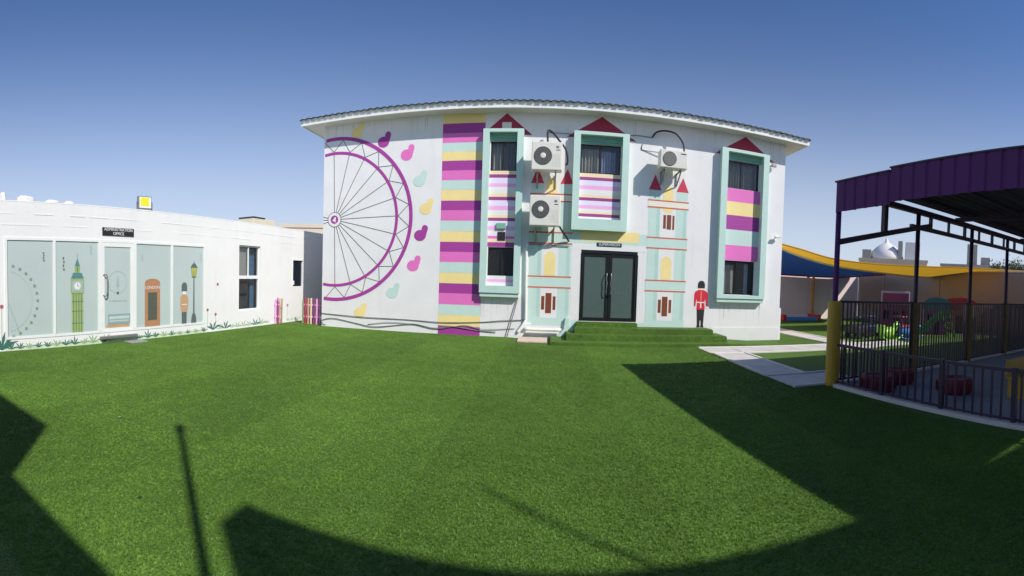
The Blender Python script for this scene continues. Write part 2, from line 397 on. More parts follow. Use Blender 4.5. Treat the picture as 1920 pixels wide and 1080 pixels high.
# roof: low hip with tiled eave, fascia and soffit
OV, OS = .48, .60
ex0, ex1, ey0, ey1 = XL-OS, XR+OS, -OV, DEP+.5
obj("soffit", boxm(ex0+.03, ex1-.03, ey0+.03, ey1-.03, ZT, ZT+.05), SOFFIT, MB)
bm = new()
ZF0, ZF1 = 6.375, 6.545
box(bm, ex0, ex1, ey0, ey0+.028, ZF0, ZF1); box(bm, ex0, ex0+.028, ey0+.03, ey1, ZF0, ZF1); box(bm, ex1-.028, ex1, ey0+.03, ey1, ZF0, ZF1); box(bm, ex0, ex1, ey1+.002, ey1+.03, ZF0, ZF1)
obj("fascia", bm, FASC, MB)
bm = new(); rz0 = ZF1 + .01; rz1 = rz0 + 1.15
c = [(ex0-.05,ey0-.05,rz0),(ex1+.05,ey0-.05,rz0),(ex1+.05,ey1+.05,rz0),(ex0-.05,ey1+.05,rz0)]; r0, r1 = (ex0+4.6, 4.5, rz1), (ex1-4.6, 4.5, rz1)
quad(bm, c[0], c[1], r1, r0); quad(bm, c[2], c[3], r0, r1); quad(bm, c[1], c[2], r1); quad(bm, c[3], c[0], r0); quad(bm, *c[::-1])
roof = obj("roof", bm, TILE, MB)
def capmesh():
    bm = new(); seg = 6; L_ = .55; rings = []
    for yy in (0, L_):
        rings.append([bm.verts.new((math.cos(math.pi*k/seg)*.085, yy, math.sin(math.pi*k/seg)*.038 + yy*.25)) for k in range(seg+1)])
    for k in range(seg): bm.faces.new((rings[0][k], rings[0][k+1], rings[1][k+1], rings[1][k]))
    bm.faces.new(rings[0]); me = bpy.data.meshes.new("eave_tile"); bm.to_mesh(me); bm.free(); me.materials.append(TILE); return me
cm = capmesh(); n = 74
for i in range(n):
    o = obj("eave_tile", cm, None, roof); o.location = (ex0-.02 + (i+.5)*(ex1-ex0+.04)/n, ey0-.075 + random.uniform(-.008,.008), rz0 - .015 + random.uniform(-.006,.006))
    o.rotation_euler = (0, 0, random.uniform(-.03,.03))
# scalloped mortar line just under the tiles
bm = new()
for i in range(n):
    x = ex0 + (i+.5)*(ex1-ex0)/n; box(bm, x-.07, x+.05, ey0-.04, ey0+.02, ZF1-.012, ZF1+.012)
o = obj("mortar_bed", bm, FASC, MB); o["kind"] = "stuff"

def paint(pts, layer, m, name="painted_patch", parent=MB): return flat(pts, layer, m, name, parent)
# striped column
zst = [6.395, 6.13, 5.85, 5.58, 5.32, 5.06, 4.78, 4.5, 4.22, 3.91, 3.63, 3.33, 3.02, 2.71, 2.42, 2.12, 1.81, 1.5, 1.21, 0.88, 0.57, 0.25, 0.0]
seq = [YEL, PURP, PINK, MINT]
for i in range(len(zst)-1):
    j = random.uniform(-.006, .006)
    paint([(-3.15, zst[i+1]+.002), (-1.90, zst[i+1]+.002+j), (-1.90, zst[i]+j), (-3.15, zst[i])], 1, seq[i % 4], "painted_stripe")
# ferris wheel
cx, cz, RO, RI = -6.61, 3.43, 2.60, 2.14
WHEEL = obj("painted_wheel", boxm(cx-.02, cx+.02, -.002, -.001, cz-.02, cz+.02), PURP, MB)
def arcband(r0, r1, m, name):
    bm = new(); a0 = None; prev = None; N = 140
    for i in range(N+1):
        a = -math.pi + 2*math.pi*i/N
        p = [(cx+r*math.cos(a), cz+r*math.sin(a)) for r in (r0, r1)]
        if min(p[0][0], p[1][0]) < XL + .003: prev = None; continue
        cvs = [bm.verts.new((x, -.006, z)) for x, z in p]
        if prev: bm.faces.new((prev[0], prev[1], cvs[1], cvs[0]))
        prev = cvs
    o = obj(name, bm, m, WHEEL)
arcband(RO-.11, RO, PURP, "painted_ring"); arcband(RI-.09, RI, PURP, "painted_ring")
def pline(a, b, w_, m, name, layer=2, parent=WHEEL):
    (x0,z0),(x1,z1) = a, b
    xm = XL + .004
    if x0 < xm and x1 < xm: return
    if x0 < xm: z0 = z0 + (z1-z0)*(xm-x0)/(x1-x0); x0 = xm
    if x1 < xm: z1 = z1 + (z0-z1)*(xm-x1)/(x0-x1); x1 = xm
    L_ = math.hypot(x1-x0, z1-z0); nx, nz = -(z1-z0)/L_*w_/2, (x1-x0)/L_*w_/2
    pts = [(x0+nx,z0+nz),(x1+nx,z1+nz),(x1-nx,z1-nz),(x0-nx,z0-nz)]
    if min(p[0] for p in pts) < XL: return
    flat(pts, layer, m, name, parent)
for k in range(24):
    a = R_(15*k + 1.5)
    pline((cx+.22*math.cos(a), cz+.22*math.sin(a)), (cx+(RI-.05)*math.cos(a), cz+(RI-.05)*math.sin(a)), .018, LINEG, "painted_spoke")
    a1, a2, a3 = R_(15*k-6), R_(15*k+1.5), R_(15*k+9)
    pline((cx+RI*math.cos(a2), cz+RI*math.sin(a2)), (cx+(RO-.10)*math.cos(a1), cz+(RO-.10)*math.sin(a1)), .018, LINEG, "painted_lattice")
    pline((cx+RI*math.cos(a2), cz+RI*math.sin(a2)), (cx+(RO-.10)*math.cos(a3), cz+(RO-.10)*math.sin(a3)), .018, LINEG, "painted_lattice")
flat(circ(cx, cz, .24), 3, LINEG, "painted_hub", WHEEL); flat(circ(cx, cz, .222), 4, WHITEP, "painted_hub", WHEEL)
flat(circ(cx, cz, .135), 5, PURP, "painted_hub", WHEEL)
flat([(cx+.05,cz-.08),(cx+.05,cz+.08),(cx+.01,cz+.08),(cx-.06,cz-.02),(cx-.06,cz-.05),(cx+.01,cz-.05),(cx+.01,cz-.08)], 6, WHITEP, "painted_hub", WHEEL)
# bean-shaped cabins round the wheel
def bean(u, v, m):
    x, z = Fm(u, v); s = 1.0; pts = []
    for a in range(75, 361, 15): pts.append((x-.03+.185*math.cos(R_(a)), z-.07+.165*math.sin(R_(a))))
    for a in range(-20, 200, 20): pts.append((x+.115+.095*math.cos(R_(a)), z+.14+.10*math.sin(R_(a))))
    paint(pts, 3, m, "painted_cabin")
for u, v, m in ((671,245.5,YEL),(721,262,PURP),(764.5,286,PINK),(788,335,MINT),(800,387,YEL),(789.5,437,PURP),(776,494,PINK),(737,545,MINT),(676,582,YEL)): bean(u, v, m)
# red painted gables over the window boxes
paint([(-2.0,5.78),(-.55,5.78),(-1.29,6.39)], 1, GABLE, "painted_gable"); paint([(.42,5.77),(2.44,5.77),(1.42,6.39)], 1, GABLE, "painted_gable"); paint([(4.88,5.74),(6.93,5.74),(5.88,6.39)], 1, GABLE, "painted_gable")
obj("vent_grille", boxm(-1.42,-1.15,-.03,.0,5.94,6.13,bev=.008), SOFFIT, MB)
# castles
def castle(x0, left):
    W = 1.22; c0, c1, c2, c3 = x0, x0+.37, x0+.85, x0+W
    P = lambda pts, l, m, nm="painted_castle": paint(pts, l, m, nm)
    P(rect(c0+.02, c1, .60, 4.43), 1, MINT); P(rect(c2, c3-.02, .60, 4.43), 1, MINT)
    P(rect(c1, c2, .60, 4.16), 1, WHITEP)
    for xa_ in (c1-.11, c3-.14): P(rect(xa_, xa_+.10, .62, 3.92), 1.4, MINTD)
    P(rect(c0, c3, .38, .60), 1, MINT)
    for zc in ((4.13,3.93),(3.04,2.73),(1.78,1.47)):
        P(rect(c0-.01, c3+.01, zc[1], zc[0]), 2, MINT if zc[0] < 4 else PALEY)
        for z in zc: P([(c0-.015, z-.02+random.uniform(-.004,.004)), (c3+.015, z-.02), (c3+.015, z+.02), (c0-.015, z+.02)], 3, BRICKL, "painted_line")
    P([(c0, 4.43),(c1+.01, 4.43),((c0+c1)/2, 4.88)], 2, DRED, "painted_spire"); P([(c2-.01, 4.43),(c3, 4.43),((c2+c3)/2, 4.86)], 2, DRED, "painted_spire")
    arch = lambda xa, xb, za, zb: [(xa, za), (xb, za), (xb, zb-.16)] + [((xa+xb)/2+(xb-xa)/2*math.cos(R_(a))*(.92), zb-.16+.16*math.sin(R_(a))) for a in range(15, 170, 15)] + [(xa, zb-.16)]
    P(arch(c1+.08, c2-.10, 4.15, 4.58), 2, YEL, "painted_arch"); P([(c1+.06,3.91),(c2-.08,3.91),(c2-.13,3.80),(c1+.11,3.80)], 2, YEL, "painted_arch")
    P(arch(c1+.03, c2-.03, 1.81, 2.58), 2, WHITEP, "painted_arch"); P(arch(c1+.08, c2-.08, 1.81, 2.50), 3, YEL, "painted_arch")
    xm = (c1+c2)/2
    for (a, b, z0, z1) in ((-.14,-.06,3.32,3.72),(-.03,.10,3.30,3.73),(.14,.20,3.30,3.72)): P([(xm+a,z0),(xm+b,z0),(xm+b,z1),(xm+a,z1)], 3, BROWN, "painted_slit")
    for (a, b, z0, z1) in ((-.21,-.12,.83,1.22),(-.09,.08,.73,1.31),(.12,.20,.83,1.22)): P([(xm+a,z0),(xm+b,z0),(xm+b,z1),(xm+a,z1)], 3, BROWN, "painted_slit")
castle(2.86, False); castle(-.55, True)
# band over the door, door surround, yellow panel
paint(rect(.66, 2.85, 2.74, 3.10), 1, MINT, "painted_band"); paint(rect(.92, 2.62, 2.84, 3.14), 2, YEL, "painted_band")
paint(rect(.68, .94, .56, 2.76), 1, WHITEP, "painted_band"); paint(rect(.68, 2.84, 2.585, 2.76), 2, WHITEP, "painted_band")
paint(rect(.67, .94, .30, .55), 1, MINT, "painted_band"); paint(rect(2.62, 2.86, .40, .52), 1, MINT, "painted_band")
# drip marks under the air conditioners, sills and eave
DRIP = mat("drip_stain", (.66, .635, .60), .8, .12, 8); DRIP2 = mat("pale_drip_stain", (.72, .70, .68), .8, .1, 8)
for xr, zt_, nn, ln_ in (((-.5,.28),3.14,5,.35),((-.5,.28),4.66,4,.4),((3.08,3.8),4.96,5,.9),((5.1,6.6),1.18,8,.7),((-1.9,-.8),1.12,6,.6),((-6.9,-3.3),6.38,12,.5),((3.0,5.0),6.38,6,.5),((6.72,7.3),6.38,4,.8),((2.3,2.8),6.38,3,.6)):
    for k in range(nn):
        x = random.uniform(*xr); w_ = random.uniform(.006, .022); L_ = ln_*random.uniform(.3, 1.0); z1 = zt_ - random.uniform(0, .04)
        paint([(x-w_, z1), (x+w_, z1), (x+w_*.7, z1-L_*.6), (x+w_*.15, z1-L_), (x-w_*.3, z1-L_*.97), (x-w_*.8, z1-L_*.5)], 0.4, random.choice((DRIP, DRIP2, DRIP2)), "drip_stain")
# painted guardsman
def guard():
    x = 4.60; P = lambda pts, l, m: paint(pts, l, m, "painted_guardsman")
    P([(x-.10,.46),(x-.02,.46),(x-.012,.62),(x+.012,.62),(x+.02,.46),(x+.10,.46),(x+.115,.78),(x+.125,.98),(x-.125,.98),(x-.115,.78)], 1, BLACKP)
    P([(x-.12,.41),(x-.01,.41),(x-.01,.47),(x-.10,.47)], 1, BLACKP); P([(x+.01,.41),(x+.12,.41),(x+.10,.47),(x+.01,.47)], 1, BLACKP)
    P([(x-.135,.95),(x+.135,.95),(x+.12,1.18),(x+.14,1.30),(x+.17,1.05),(x+.215,1.05),(x+.22,1.40),(x+.185,1.50),(x+.09,1.545),(x-.09,1.545),(x-.185,1.50),(x-.22,1.40),(x-.215,1.05),(x-.17,1.05),(x-.14,1.30),(x-.12,1.18)], 2, RED)
    P(rect(x-.125, x+.125, 1.155, 1.185), 3, WHITEP); P([(x-.02,1.0),(x+.02,1.0),(x+.02,1.15),(x-.02,1.15)], 3, WHITEP); P(rect(x-.006, x+.006, 1.20, 1.50), 3, CREAM)
    for s in (-1, 1): P([(x+s*.172,.99),(x+s*.212,.99),(x+s*.214,1.045),(x+s*.172,1.045)], 3, WHITEP)
    P(circ(x, 1.60, .075, 16, .085), 1, CREAM)
    P([(x-.11,1.60),(x+.11,1.60),(x+.115,1.70),(x+.10,1.77),(x+.06,1.815),(x,1.83),(x-.06,1.815),(x-.10,1.77),(x-.115,1.70)], 3, BLACKP)
guard()
# window boxes
def window_box(key, inner, stripes, wins):
    x0, x1, z0, z1 = boxes[key]; ix0, ix1, iz0, iz1 = inner; D_ = .20
    bm = new()
    for f in ((x0,ix0,z0,z1),(ix1,x1,z0,z1),(ix0,ix1,z0,iz0),(ix0,ix1,iz1,z1)): box(bm, f[0], f[1], -D_, 0.0, f[2], f[3])
    bmesh.ops.remove_doubles(bm, verts=bm.verts[:], dist=.0005)
    s = obj("window_surround", bm, MINT2, MB)
    for za, zb, m in stripes: flat(rect(ix0+.002, ix1-.002, za, zb), 2, m, "painted_stripe", s)
    return s
sL = window_box('L', (-1.75,-.96,1.47,5.81),
  [(4.66,4.755,CREAM),(4.56,4.66,DPURP),(4.40,4.56,LILAC),(4.30,4.40,PALEP),(4.12,4.30,WHITEP),(4.02,4.12,CREAM),(3.92,4.02,DPURP),(3.76,3.92,LILAC),(3.64,3.76,PALEP),(3.50,3.64,WHITEP),(3.42,3.50,CREAM),(3.33,3.42,DPURP),(3.18,3.33,LILAC),(3.06,3.18,PALEP),(2.98,3.06,WHITEP),(2.90,2.98,LILAC),(2.82,2.90,PINK),(2.72,2.82,CREAM),(2.59,2.72,PURP),(1.66,1.755,WHITEP),(1.57,1.66,PALEP),(1.475,1.57,WHITEP)], None)
sM = window_box('M', (.82,2.02,3.45,5.81),
  [(4.66,4.765,CREAM),(4.57,4.66,DPURP),(4.42,4.57,LILAC),(4.31,4.42,PALEP),(4.16,4.31,WHITEP),(4.08,4.16,CREAM),(3.99,4.08,DPURP),(3.86,3.99,LILAC),(3.76,3.86,PALEP),(3.68,3.76,WHITEP),(3.62,3.68,CREAM),(3.53,3.62,DPURP),(3.452,3.53,WHITEP)], None)
sR = window_box('R', (5.25,6.46,1.43,5.81),
  [(4.33,4.735,PINK),(3.91,4.33,YEL),(3.46,3.91,PURP),(2.98,3.46,MINT),(2.51,2.98,PINK)], None)
# green roller-shutter housings under the lintels
for s, xa, xb, za, zb in ((sL,-1.748,-.962,5.60,5.808),(sM,.822,2.018,5.60,5.808),(sR,5.252,6.458,5.60,5.808)):
    for k in range(4):
        h = (zb-za)/4; obj("shutter_slat", boxm(xa, xb, -.05-.006*(k%2), -.004, za+k*h+.004, za+(k+1)*h-.004, bev=.006), DMINT, s)
sill = lambda s, xa, xb, z: obj("underside_moulding", boxm(xa+.015, xb-.015, -.165, .0, z-.12, z-.002, bev=.01), MINT2, s)
for s, k in ((sL,'L'),(sR,'R')): sill(s, boxes[k][0], boxes[k][1], boxes[k][2])
# windows: frame, panes, curtain
def window(h, parent, cur, split=.5, frame=BLACKM, blank=None):
    a, b, c, d = h; bm = new(); t = .035
    box(bm, a, b, .045, .085, c, c+t); box(bm, a, b, .045, .085, d-t, d); box(bm, a, a+t, .045, .085, c+t, d-t); box(bm, b-t, b, .045, .085, c+t, d-t)
    xm = a + (b-a)*split; box(bm, xm-.02, xm+.02, .040, .085, c+t, d-t)
    w_ = obj("window", bm, frame, MB)
    obj("pane", boxm(a+t, xm-.02, .062, .068, c+t, d-t), GLASS, w_); obj("pane", boxm(xm+.02, b-t, .056, .062, c+t, d-t), GLASS, w_)
    for (x0, x1, z0, z1, f, m) in cur: obj("curtain", curtain(x0, x1, z0, z1, .22, f), m, w_)
    return w_
window(winh[0], sL, [(-1.72,-1.36,4.70,5.6,4,CURT1),(-1.30,-.98,4.70,5.6,4,CURT3)], .48)
window(winh[1], sL, [], .5)
window(winh[2], sM, [(.84,1.38,4.72,5.52,6,CURT1),(1.43,1.88,4.72,5.46,6,CURT2)], .5)
window(winh[3], sR, [(5.28,6.40,4.70,5.6,13,CURT3)], .46)
window(winh[4], sR, [(5.28,5.72,1.40,2.36,1,CURT1),(6.10,6.24,1.40,2.42,1,CURT2)], .44)
# black strip box + small square opening on the left window box panel
# entrance door
bm = new(); a, b, c, d = doorh; t = .07
box(bm, a, b, .0, .09, d-t, d+.02); box(bm, a-.02, a+t, .0, .09, c, d-t); box(bm, b-t, b+.02, .0, .09, c, d-t); box(bm, a+t, b-t, .0, .09, c, c+.04)
door = obj("entrance_door", bm, BLACKM, MB)
xm = (a+b)/2
for s in (-1, 1):
    x0, x1 = (a+t+.004, xm-.004) if s < 0 else (xm+.004, b-t-.004)
    bm = new(); st = .075; z0, z1 = c+.045, d-t-.006
    box(bm, x0, x1, .02, .07, z1-st, z1); box(bm, x0, x1, .02, .07, z0, z0+.06)
    box(bm, x0, x0+(.035 if s<0 else st+.01), .02, .07, z0+.06, z1-st); box(bm, x1-(st+.01 if s<0 else .035), x1, .02, .07, z0+.06, z1-st)
    obj("door_leaf", bm, BLACKM, door)
    obj("door_glass", boxm(x0+.036, x1-.036, .040, .05, z0+.06, z1-st), FROST, door)
    xh = xm + s*.05
    hp = spline([(xh,.02,1.30),(xh+s*.012,-.05,1.33),(xh+s*.02,-.065,1.48),(xh+s*.004,-.07,1.62),(xh+s*.02,-.065,1.76),(xh+s*.012,-.05,1.91),(xh,.02,1.94)], 5)
    obj("door_handle", tube(new(), hp, .013, 8), METAL, door, smooth=True)
# base plinth moulding and recess by the steps
obj("plinth", boxm(4.95, XR-.001, -.010, -.001, -.02, .42, bev=.003), WALL, MB); obj("plinth", boxm(XR+.001, XR+.07, .02, 9, -.02, 1.04, bev=.006), WALL, MB)
# white buttress and recess left of the steps
bm = new(); 
for (xa, xb, xc, xd) in ((-1.02,-.98,-.62,-.72),):
    pass
tri = [(-1.02,0,0),(-.70,0,0),(-.42,0,.42),(-.62,0,.42)]
b1 = new(); f0 = [b1.verts.new((x,-.10,z)) for x,_,z in tri]; f1 = [b1.verts.new((x,-.001,z)) for x,_,z in tri]
b1.faces.new(f0[::-1]); b1.faces.new(f1)
for i in range(4): b1.faces.new((f0[i], f0[(i+1)%4], f1[(i+1)%4], f1[i]))
obj("buttress", b1, WALL, MB)
tri = [(.32,0,.05),(.50,0,.05),(.66,0,.30),(.66,0,.62),(.56,0,.62),(.52,0,.30)]
b1 = new(); f0 = [b1.verts.new((x,-.10,z)) for x,_,z in tri]; f1 = [b1.verts.new((x,-.001,z)) for x,_,z in tri]
b1.faces.new(f0[::-1]); b1.faces.new(f1)
for i in range(6): b1.faces.new((f0[i], f0[(i+1)%6], f1[(i+1)%6], f1[i]))
obj("buttress", b1, MINT, MB)

# ------------------------------------------------------------------ entrance steps (turf covered)
def step_mat(): return TURF
ST = thing("entrance_steps", "green turf-covered steps climbing to the black double glass door", "steps", (0, 0, 0))
def step(x0, x1, y0, y1, z0, z1, ch=.0):
    bm = boxm(x0, x1, y0, y1, z0, z1); bmesh.ops.bevel(bm, geom=[e for e in bm.edges if abs(e.verts[0].co.z-e.verts[1].co.z) < .01 and e.verts[0].co.z > z0+.01], offset=.02, segments=2, affect='EDGES')
    return obj("step", bm, TURF, ST)
step(.12, 5.0, 11.62, 12.998, -.02, .085); step(.56, 5.12, 12.08, 12.994, .06, .245); step(.80, 4.80, 12.38, 12.990, .22, .405); step(.86, 2.60, 12.68, 12.986, .38, .53)
# ramped turf end on the right of the lowest step
bm = new(); vs_ = [bm.verts.new(p) for p in ((5.0,11.66,-.02),(6.6,11.9,-.02),(6.6,12.9,-.02),(5.0,12.99,-.02),(5.0,11.66,.08),(5.0,12.99,.08))]
for f in ((0,1,4),(1,2,5,4),(2,3,5),(0,4,5,3),(0,3,2,1)): bm.faces.new([vs_[i] for i in f])
obj("turf_ramp", bm, TURF, ST)
tag(obj("stone_slab", boxm(-.75, .05, 11.98, 12.85, 0, .05, bev=.012), STONEP), "flat beige stone slab on the turf left of the green steps", "slab")

# ------------------------------------------------------------------ signs
def sign(name, x, z, w_, h_, lines, label, parent_mat, size):
    o = obj(name, boxm(-w_/2, w_/2, -.018, 0, -h_/2, h_/2, bev=.003), BLACKP); o.matrix_world = parent_mat @ Matrix.Translation((x, -.002, z))
    tag(o, label, "sign")
    for i, s in enumerate(lines):
        t = obj("lettering", text_mesh(s, size), WHITEP, o); t.location = (0, -.019, (len(lines)-1)*size*.48 - i*size*.96)
    return o
MBM = Matrix.Translation((0, 13.0, 0))
sign("door_sign", 1.755, 2.755, .72, .105, ["SUPERVISION"], "small black sign with white lettering above the black double door", MBM, .105)

# ------------------------------------------------------------------ air conditioners
def aircon(label, x0, x1, z0, z1, front, fan_c, fan_r, grille, label_plate=True):
    A = thing("air_conditioner", label, "air conditioner", (x0, 13.0, z0), 0, "outdoor air conditioner units")
    W, H = x1-x0, z1-z0; dpt = .34
    obj("casing", boxm(0, W, -front, -front+dpt, 0, H, bev=.018), ACW, A)
    fx, fz = fan_c; bm = new()
    ring = lathe(new(), [(fan_r, 0), (fan_r, .012), (fan_r*.96, .016), (fan_r*.96, .0)], 40); ring.transform(Matrix.Translation((fx, -front, fz)) @ Matrix.Rotation(R_(90), 4, 'X')); obj("fan_ring", ring, ACG, A)
    disc = lathe(new(), [(fan_r*.95, 0), (fan_r*.95, .004)], 40); disc.transform(Matrix.Translation((fx, -front-.001, fz)) @ Matrix.Rotation(R_(90), 4, 'X')); dk = obj("fan_opening", disc, ACG, A)
    gm = new(); y = -front-.012
    if grille == 'radial':
        for k in range(36):
            a = 2*math.pi*k/36; bar(gm, (fx+math.cos(a)*fan_r*.3, y, fz+math.sin(a)*fan_r*.3), (fx+math.cos(a+.25)*fan_r*.95, y, fz+math.sin(a+.25)*fan_r*.95), .005)
        for rr in (.5, .75):
            N = 32
            for k in range(N):
                a, b_ = 2*math.pi*k/N, 2*math.pi*(k+1)/N
                bar(gm, (fx+math.cos(a)*fan_r*rr, y, fz+math.sin(a)*fan_r*rr), (fx+math.cos(b_)*fan_r*rr, y, fz+math.sin(b_)*fan_r*rr), .006)
        hub = lathe(new(), [(fan_r*.31, 0), (fan_r*.30, .012), (fan_r*.2, .02)], 28); hub.transform(Matrix.Translation((fx, y, fz)) @ Matrix.Rotation(R_(90), 4, 'X')); obj("fan_hub", hub, ACW, A)
    else:
        for k in range(-9, 10):
            o_ = k*fan_r/9.5; hl = math.sqrt(max(0, fan_r**2*.9 - o_**2)); c_ = .7071
            bar(gm, (fx+o_*c_-hl*c_, y, fz-o_*c_-hl*c_+0), (fx+o_*c_+hl*c_, y, fz-o_*c_+hl*c_), .006)
    obj("fan_grille", gm, STEEL, A)
    if grille == 'radial':
        obj("maker_plate", boxm(W*.80, W*.89, -front-.004, -front+.002, H*.78, H*.86), STEEL, A); obj("maker_plate", boxm(W*.80, W*.92, -front-.004, -front+.002, H*.70, H*.725), LINEG, A)
        for k in range(6): obj("side_louvre", boxm(W*(.70+.045*k), W*(.70+.045*k)+.006, -front-.005, -front+.002, H*.12, H*.55), ACW, A)
    else:
        obj("maker_plate", boxm(W*.74, W*.94, -front-.004, -front+.002, H*.80, H*.86), LINEG, A)
    for xx in (.16, W-.16):
        bm = new(); bar(bm, (xx, 0, -.03), (xx, -front+.02, -.03), .04); bar(bm, (xx, -.02, -.40), (xx, -.02, -.052), .035); bar(bm, (xx, -.04, -.38), (xx, -front+.10, -.06), .03)
        obj("bracket", bm, STEEL, A)
    return A
aircon("square cream air conditioner under the eave between the narrow and middle window boxes", -.53, .30, 4.67, 5.43, .60, (.31, .38), .245, 'radial')
aircon("square cream air conditioner hung below a twin unit, over the left painted castle", -.54, .30, 3.16, 3.98, .60, (.30, .44), .24, 'radial')
aircon("wide cream air conditioner with slatted round fan above the right painted castle", 3.04, 3.84, 4.98, 5.48, .56, (.27, .25), .20, 'diag')
# hoses, conduits, drain pipes and sagging cables on the facade
def hose(name, pts, r, m, label, cat, n=8):
    o = obj(name, tube(new(), spline(pts, n), r, 8), m, smooth=True); return tag(o, label, cat)
hose("refrigerant_hose", [(-.10,12.60,5.44),(-.11,12.80,5.84),(.02,12.78,5.80),(.20,12.62,5.55),(.40,12.58,5.28),(.46,12.62,4.98),(.42,12.66,4.88)], .028, BCABLE, "black insulated hose arching over the upper square air conditioner", "hose")
hose("refrigerant_hose", [(2.90,12.97,5.94),(3.0,12.88,6.07),(3.25,12.82,6.12),(3.55,12.76,6.05),(3.74,12.66,5.78),(3.78,12.62,5.49)], .026, BCABLE, "black insulated hose arching over the wide air conditioner", "hose")
hose("refrigerant_hose", [(.30,12.58,3.16),(.40,12.70,3.02),(.50,12.86,2.92),(.58,12.96,2.80)], .026, BCABLE, "black hose hanging from the lower square air conditioner", "hose")
hose("conduit", [(2.24,12.985,5.93),(2.55,12.985,5.95),(2.90,12.985,5.93)], .012, CABLE, "thin grey conduit from the middle window box to the arched hose", "conduit", 4)
hose("conduit", [(2.62,12.985,5.72),(2.60,12.985,5.58),(2.72,12.985,5.54),(3.3,12.90,5.50)], .012, CABLE, "thin grey conduit bent down to the wide air conditioner", "conduit", 3)
hose("conduit", [(-.1,12.985,5.86),(.2,12.985,5.86),(.64,12.985,5.84)], .010, CABLE, "thin grey conduit between the upper unit and middle window box", "conduit", 3)
hose("drain_pipe", [(-.62,12.94,2.70),(-.60,12.94,1.6),(-.58,12.94,.62),(-.60,12.92,.46),(-.80,12.88,.16)], .042, PVC, "white vertical drain pipe beside the narrow window box", "pipe", 6)
hose("drain_pipe", [(-.62,12.86,.27),(-.1,12.86,.265),(.45,12.86,.27)], .045, PVC, "white horizontal pipe low on the wall above the stone slab", "pipe", 3)
hose("drain_pipe", [(-.54,12.965,2.685),(.1,12.965,2.68),(.60,12.965,2.675)], .014, CABLE, "thin horizontal pipe under the lower air conditioner", "pipe", 2)
hose("drain_pipe", [(-.82,12.97,1.16),(-.84,12.95,1.05),(-.95,12.93,.60),(-1.10,12.93,.02)], .014, CABLE, "thin slanting pipe below the narrow window box", "pipe", 4)
def wcable(pts, label, r=.011):
    return hose("wall_cable", [(x, 12.982 - .012*(i % 2), z) for i, (x, z) in enumerate(Fm(u, v) for u, v in pts)], r, CABLE, label, "cable", 6)
wcable([(603,587),(680,594),(760,599),(830,604),(900,604),(940,601),(985,600)], "grey cable strung straight along the foot of the ferris wheel wall")
wcable([(603,600),(625,596),(660,604),(700,612),(740,610),(775,607),(815,615),(850,612),(896,620),(930,622)], "grey cable sagging in waves along the foot of the ferris wheel wall")
wcable([(690,608),(730,604),(775,608),(820,616),(870,610),(905,617),(965,616)], "thin grey cable looping near the striped column foot", .008)
wcable([(600,592),(606,606),(611,608)], "short cable end at the corner of the ferris wheel wall", .010)
# small security camera
CC = thing("security_camera", "small security camera on the white wall right of the tall window box", "camera", (7.0, 13.0, 3.28))
obj("mount", tube(new(), [(0,0,.0),(-.0,-.06,.0),(.03,-.10,.05)], .018, 8), PVC, CC)
obj("camera_body", boxm(-.02,.16,-.16,-.08,.04,.11,bev=.015), PVC, CC); obj("lens", lathe(new(), [(.025,0),(.025,.02)], 14, (.175,-.12,.065)), BLACKP, CC)
FL = thing("wall_floodlight", "small dark floodlight beside the tall right window box", "floodlight", (6.80, 13.0, 5.62))
obj("bracket", boxm(-.02,.02,-.08,0,-.02,.02), STEEL, FL); obj("lamp_body", boxm(-.02,.14,-.15,-.08,-.05,.06,bev=.012), STEEL, FL)
IC = thing("intercom_box", "grey-green box and black square fixed on the narrow striped window panel", "box", (-1.50, 13.0, 3.05))
obj("cover", boxm(.0,.27,-.06,-.012,.05,.22,bev=.01), DMINT, IC); obj("socket", boxm(.04,.26,-.02,-.012,-.28,-.03), BLACKP, IC)

# ================================================================== LOW ADMIN BUILDING (local x along the wall, -y toward the yard)
ang = math.atan2(LT.y, LT.x)
AB = thing("office_building", "low white flat-roofed office with a pale frosted glass shopfront", "building", (LN.x*LD, LN.y*LD, 0), ang)
ABM = Matrix.Translation((LN.x*LD, LN.y*LD, 0)) @ Matrix.Rotation(ang, 4, 'Z')
T0, T1, LZ = -3.0, 19.0, 3.22
gl = (3.06, 8.81, .25, 2.46); lw = (10.24, 11.25, .53, 2.54); lw2 = (13.05, 13.66, 1.24, 2.16)
wb = wall_holes(T0, T1, -.2, LZ, [gl, lw, lw2], .14)
quad(wb, (T0,.0,-.2),(T0,.0,LZ),(T0,7,LZ),(T0,7,-.2)); quad(wb, (T1,0,-.2),(T1,7,-.2),(T1,7,LZ),(T1,0,LZ)); quad(wb, (T0,0.0,LZ),(T1,0.0,LZ),(T1,.25,LZ),(T0,.25,LZ)); quad(wb, (T0,.25,2.7),(T1,.25,2.7),(T1,.25,LZ),(T0,.25,LZ)); quad(wb, (T0,.25,2.7),(T1,.25,2.7),(T1,7,2.7),(T0,7,2.7)); quad(wb, (T0,7,-.2),(T1,7,-.2),(T1,7,2.9),(T0,7,2.9))
me = bpy.data.meshes.new("wall"); wb.to_mesh(me); wb.free(); me.materials.append(WALL2)
o = bpy.data.objects.new("wall", me); COL.objects.link(o); o.parent = AB
for z, yy in ((2.97, .006), (2.73, .005)):
    x = T0
    while x < T1 - .2:
        L_ = random.uniform(.5, 1.6); obj("plaster_ledge", boxm(x, min(T1, x+L_*random.uniform(.35,.9)), -yy*random.uniform(.5, 1.2), .001, z-.012, z+.012), WALL2, AB); x += L_
obj("coping", boxm(T0, T1, .002, .25, LZ+.002, LZ+.03, bev=.008), WALL2, AB)
bm = new()
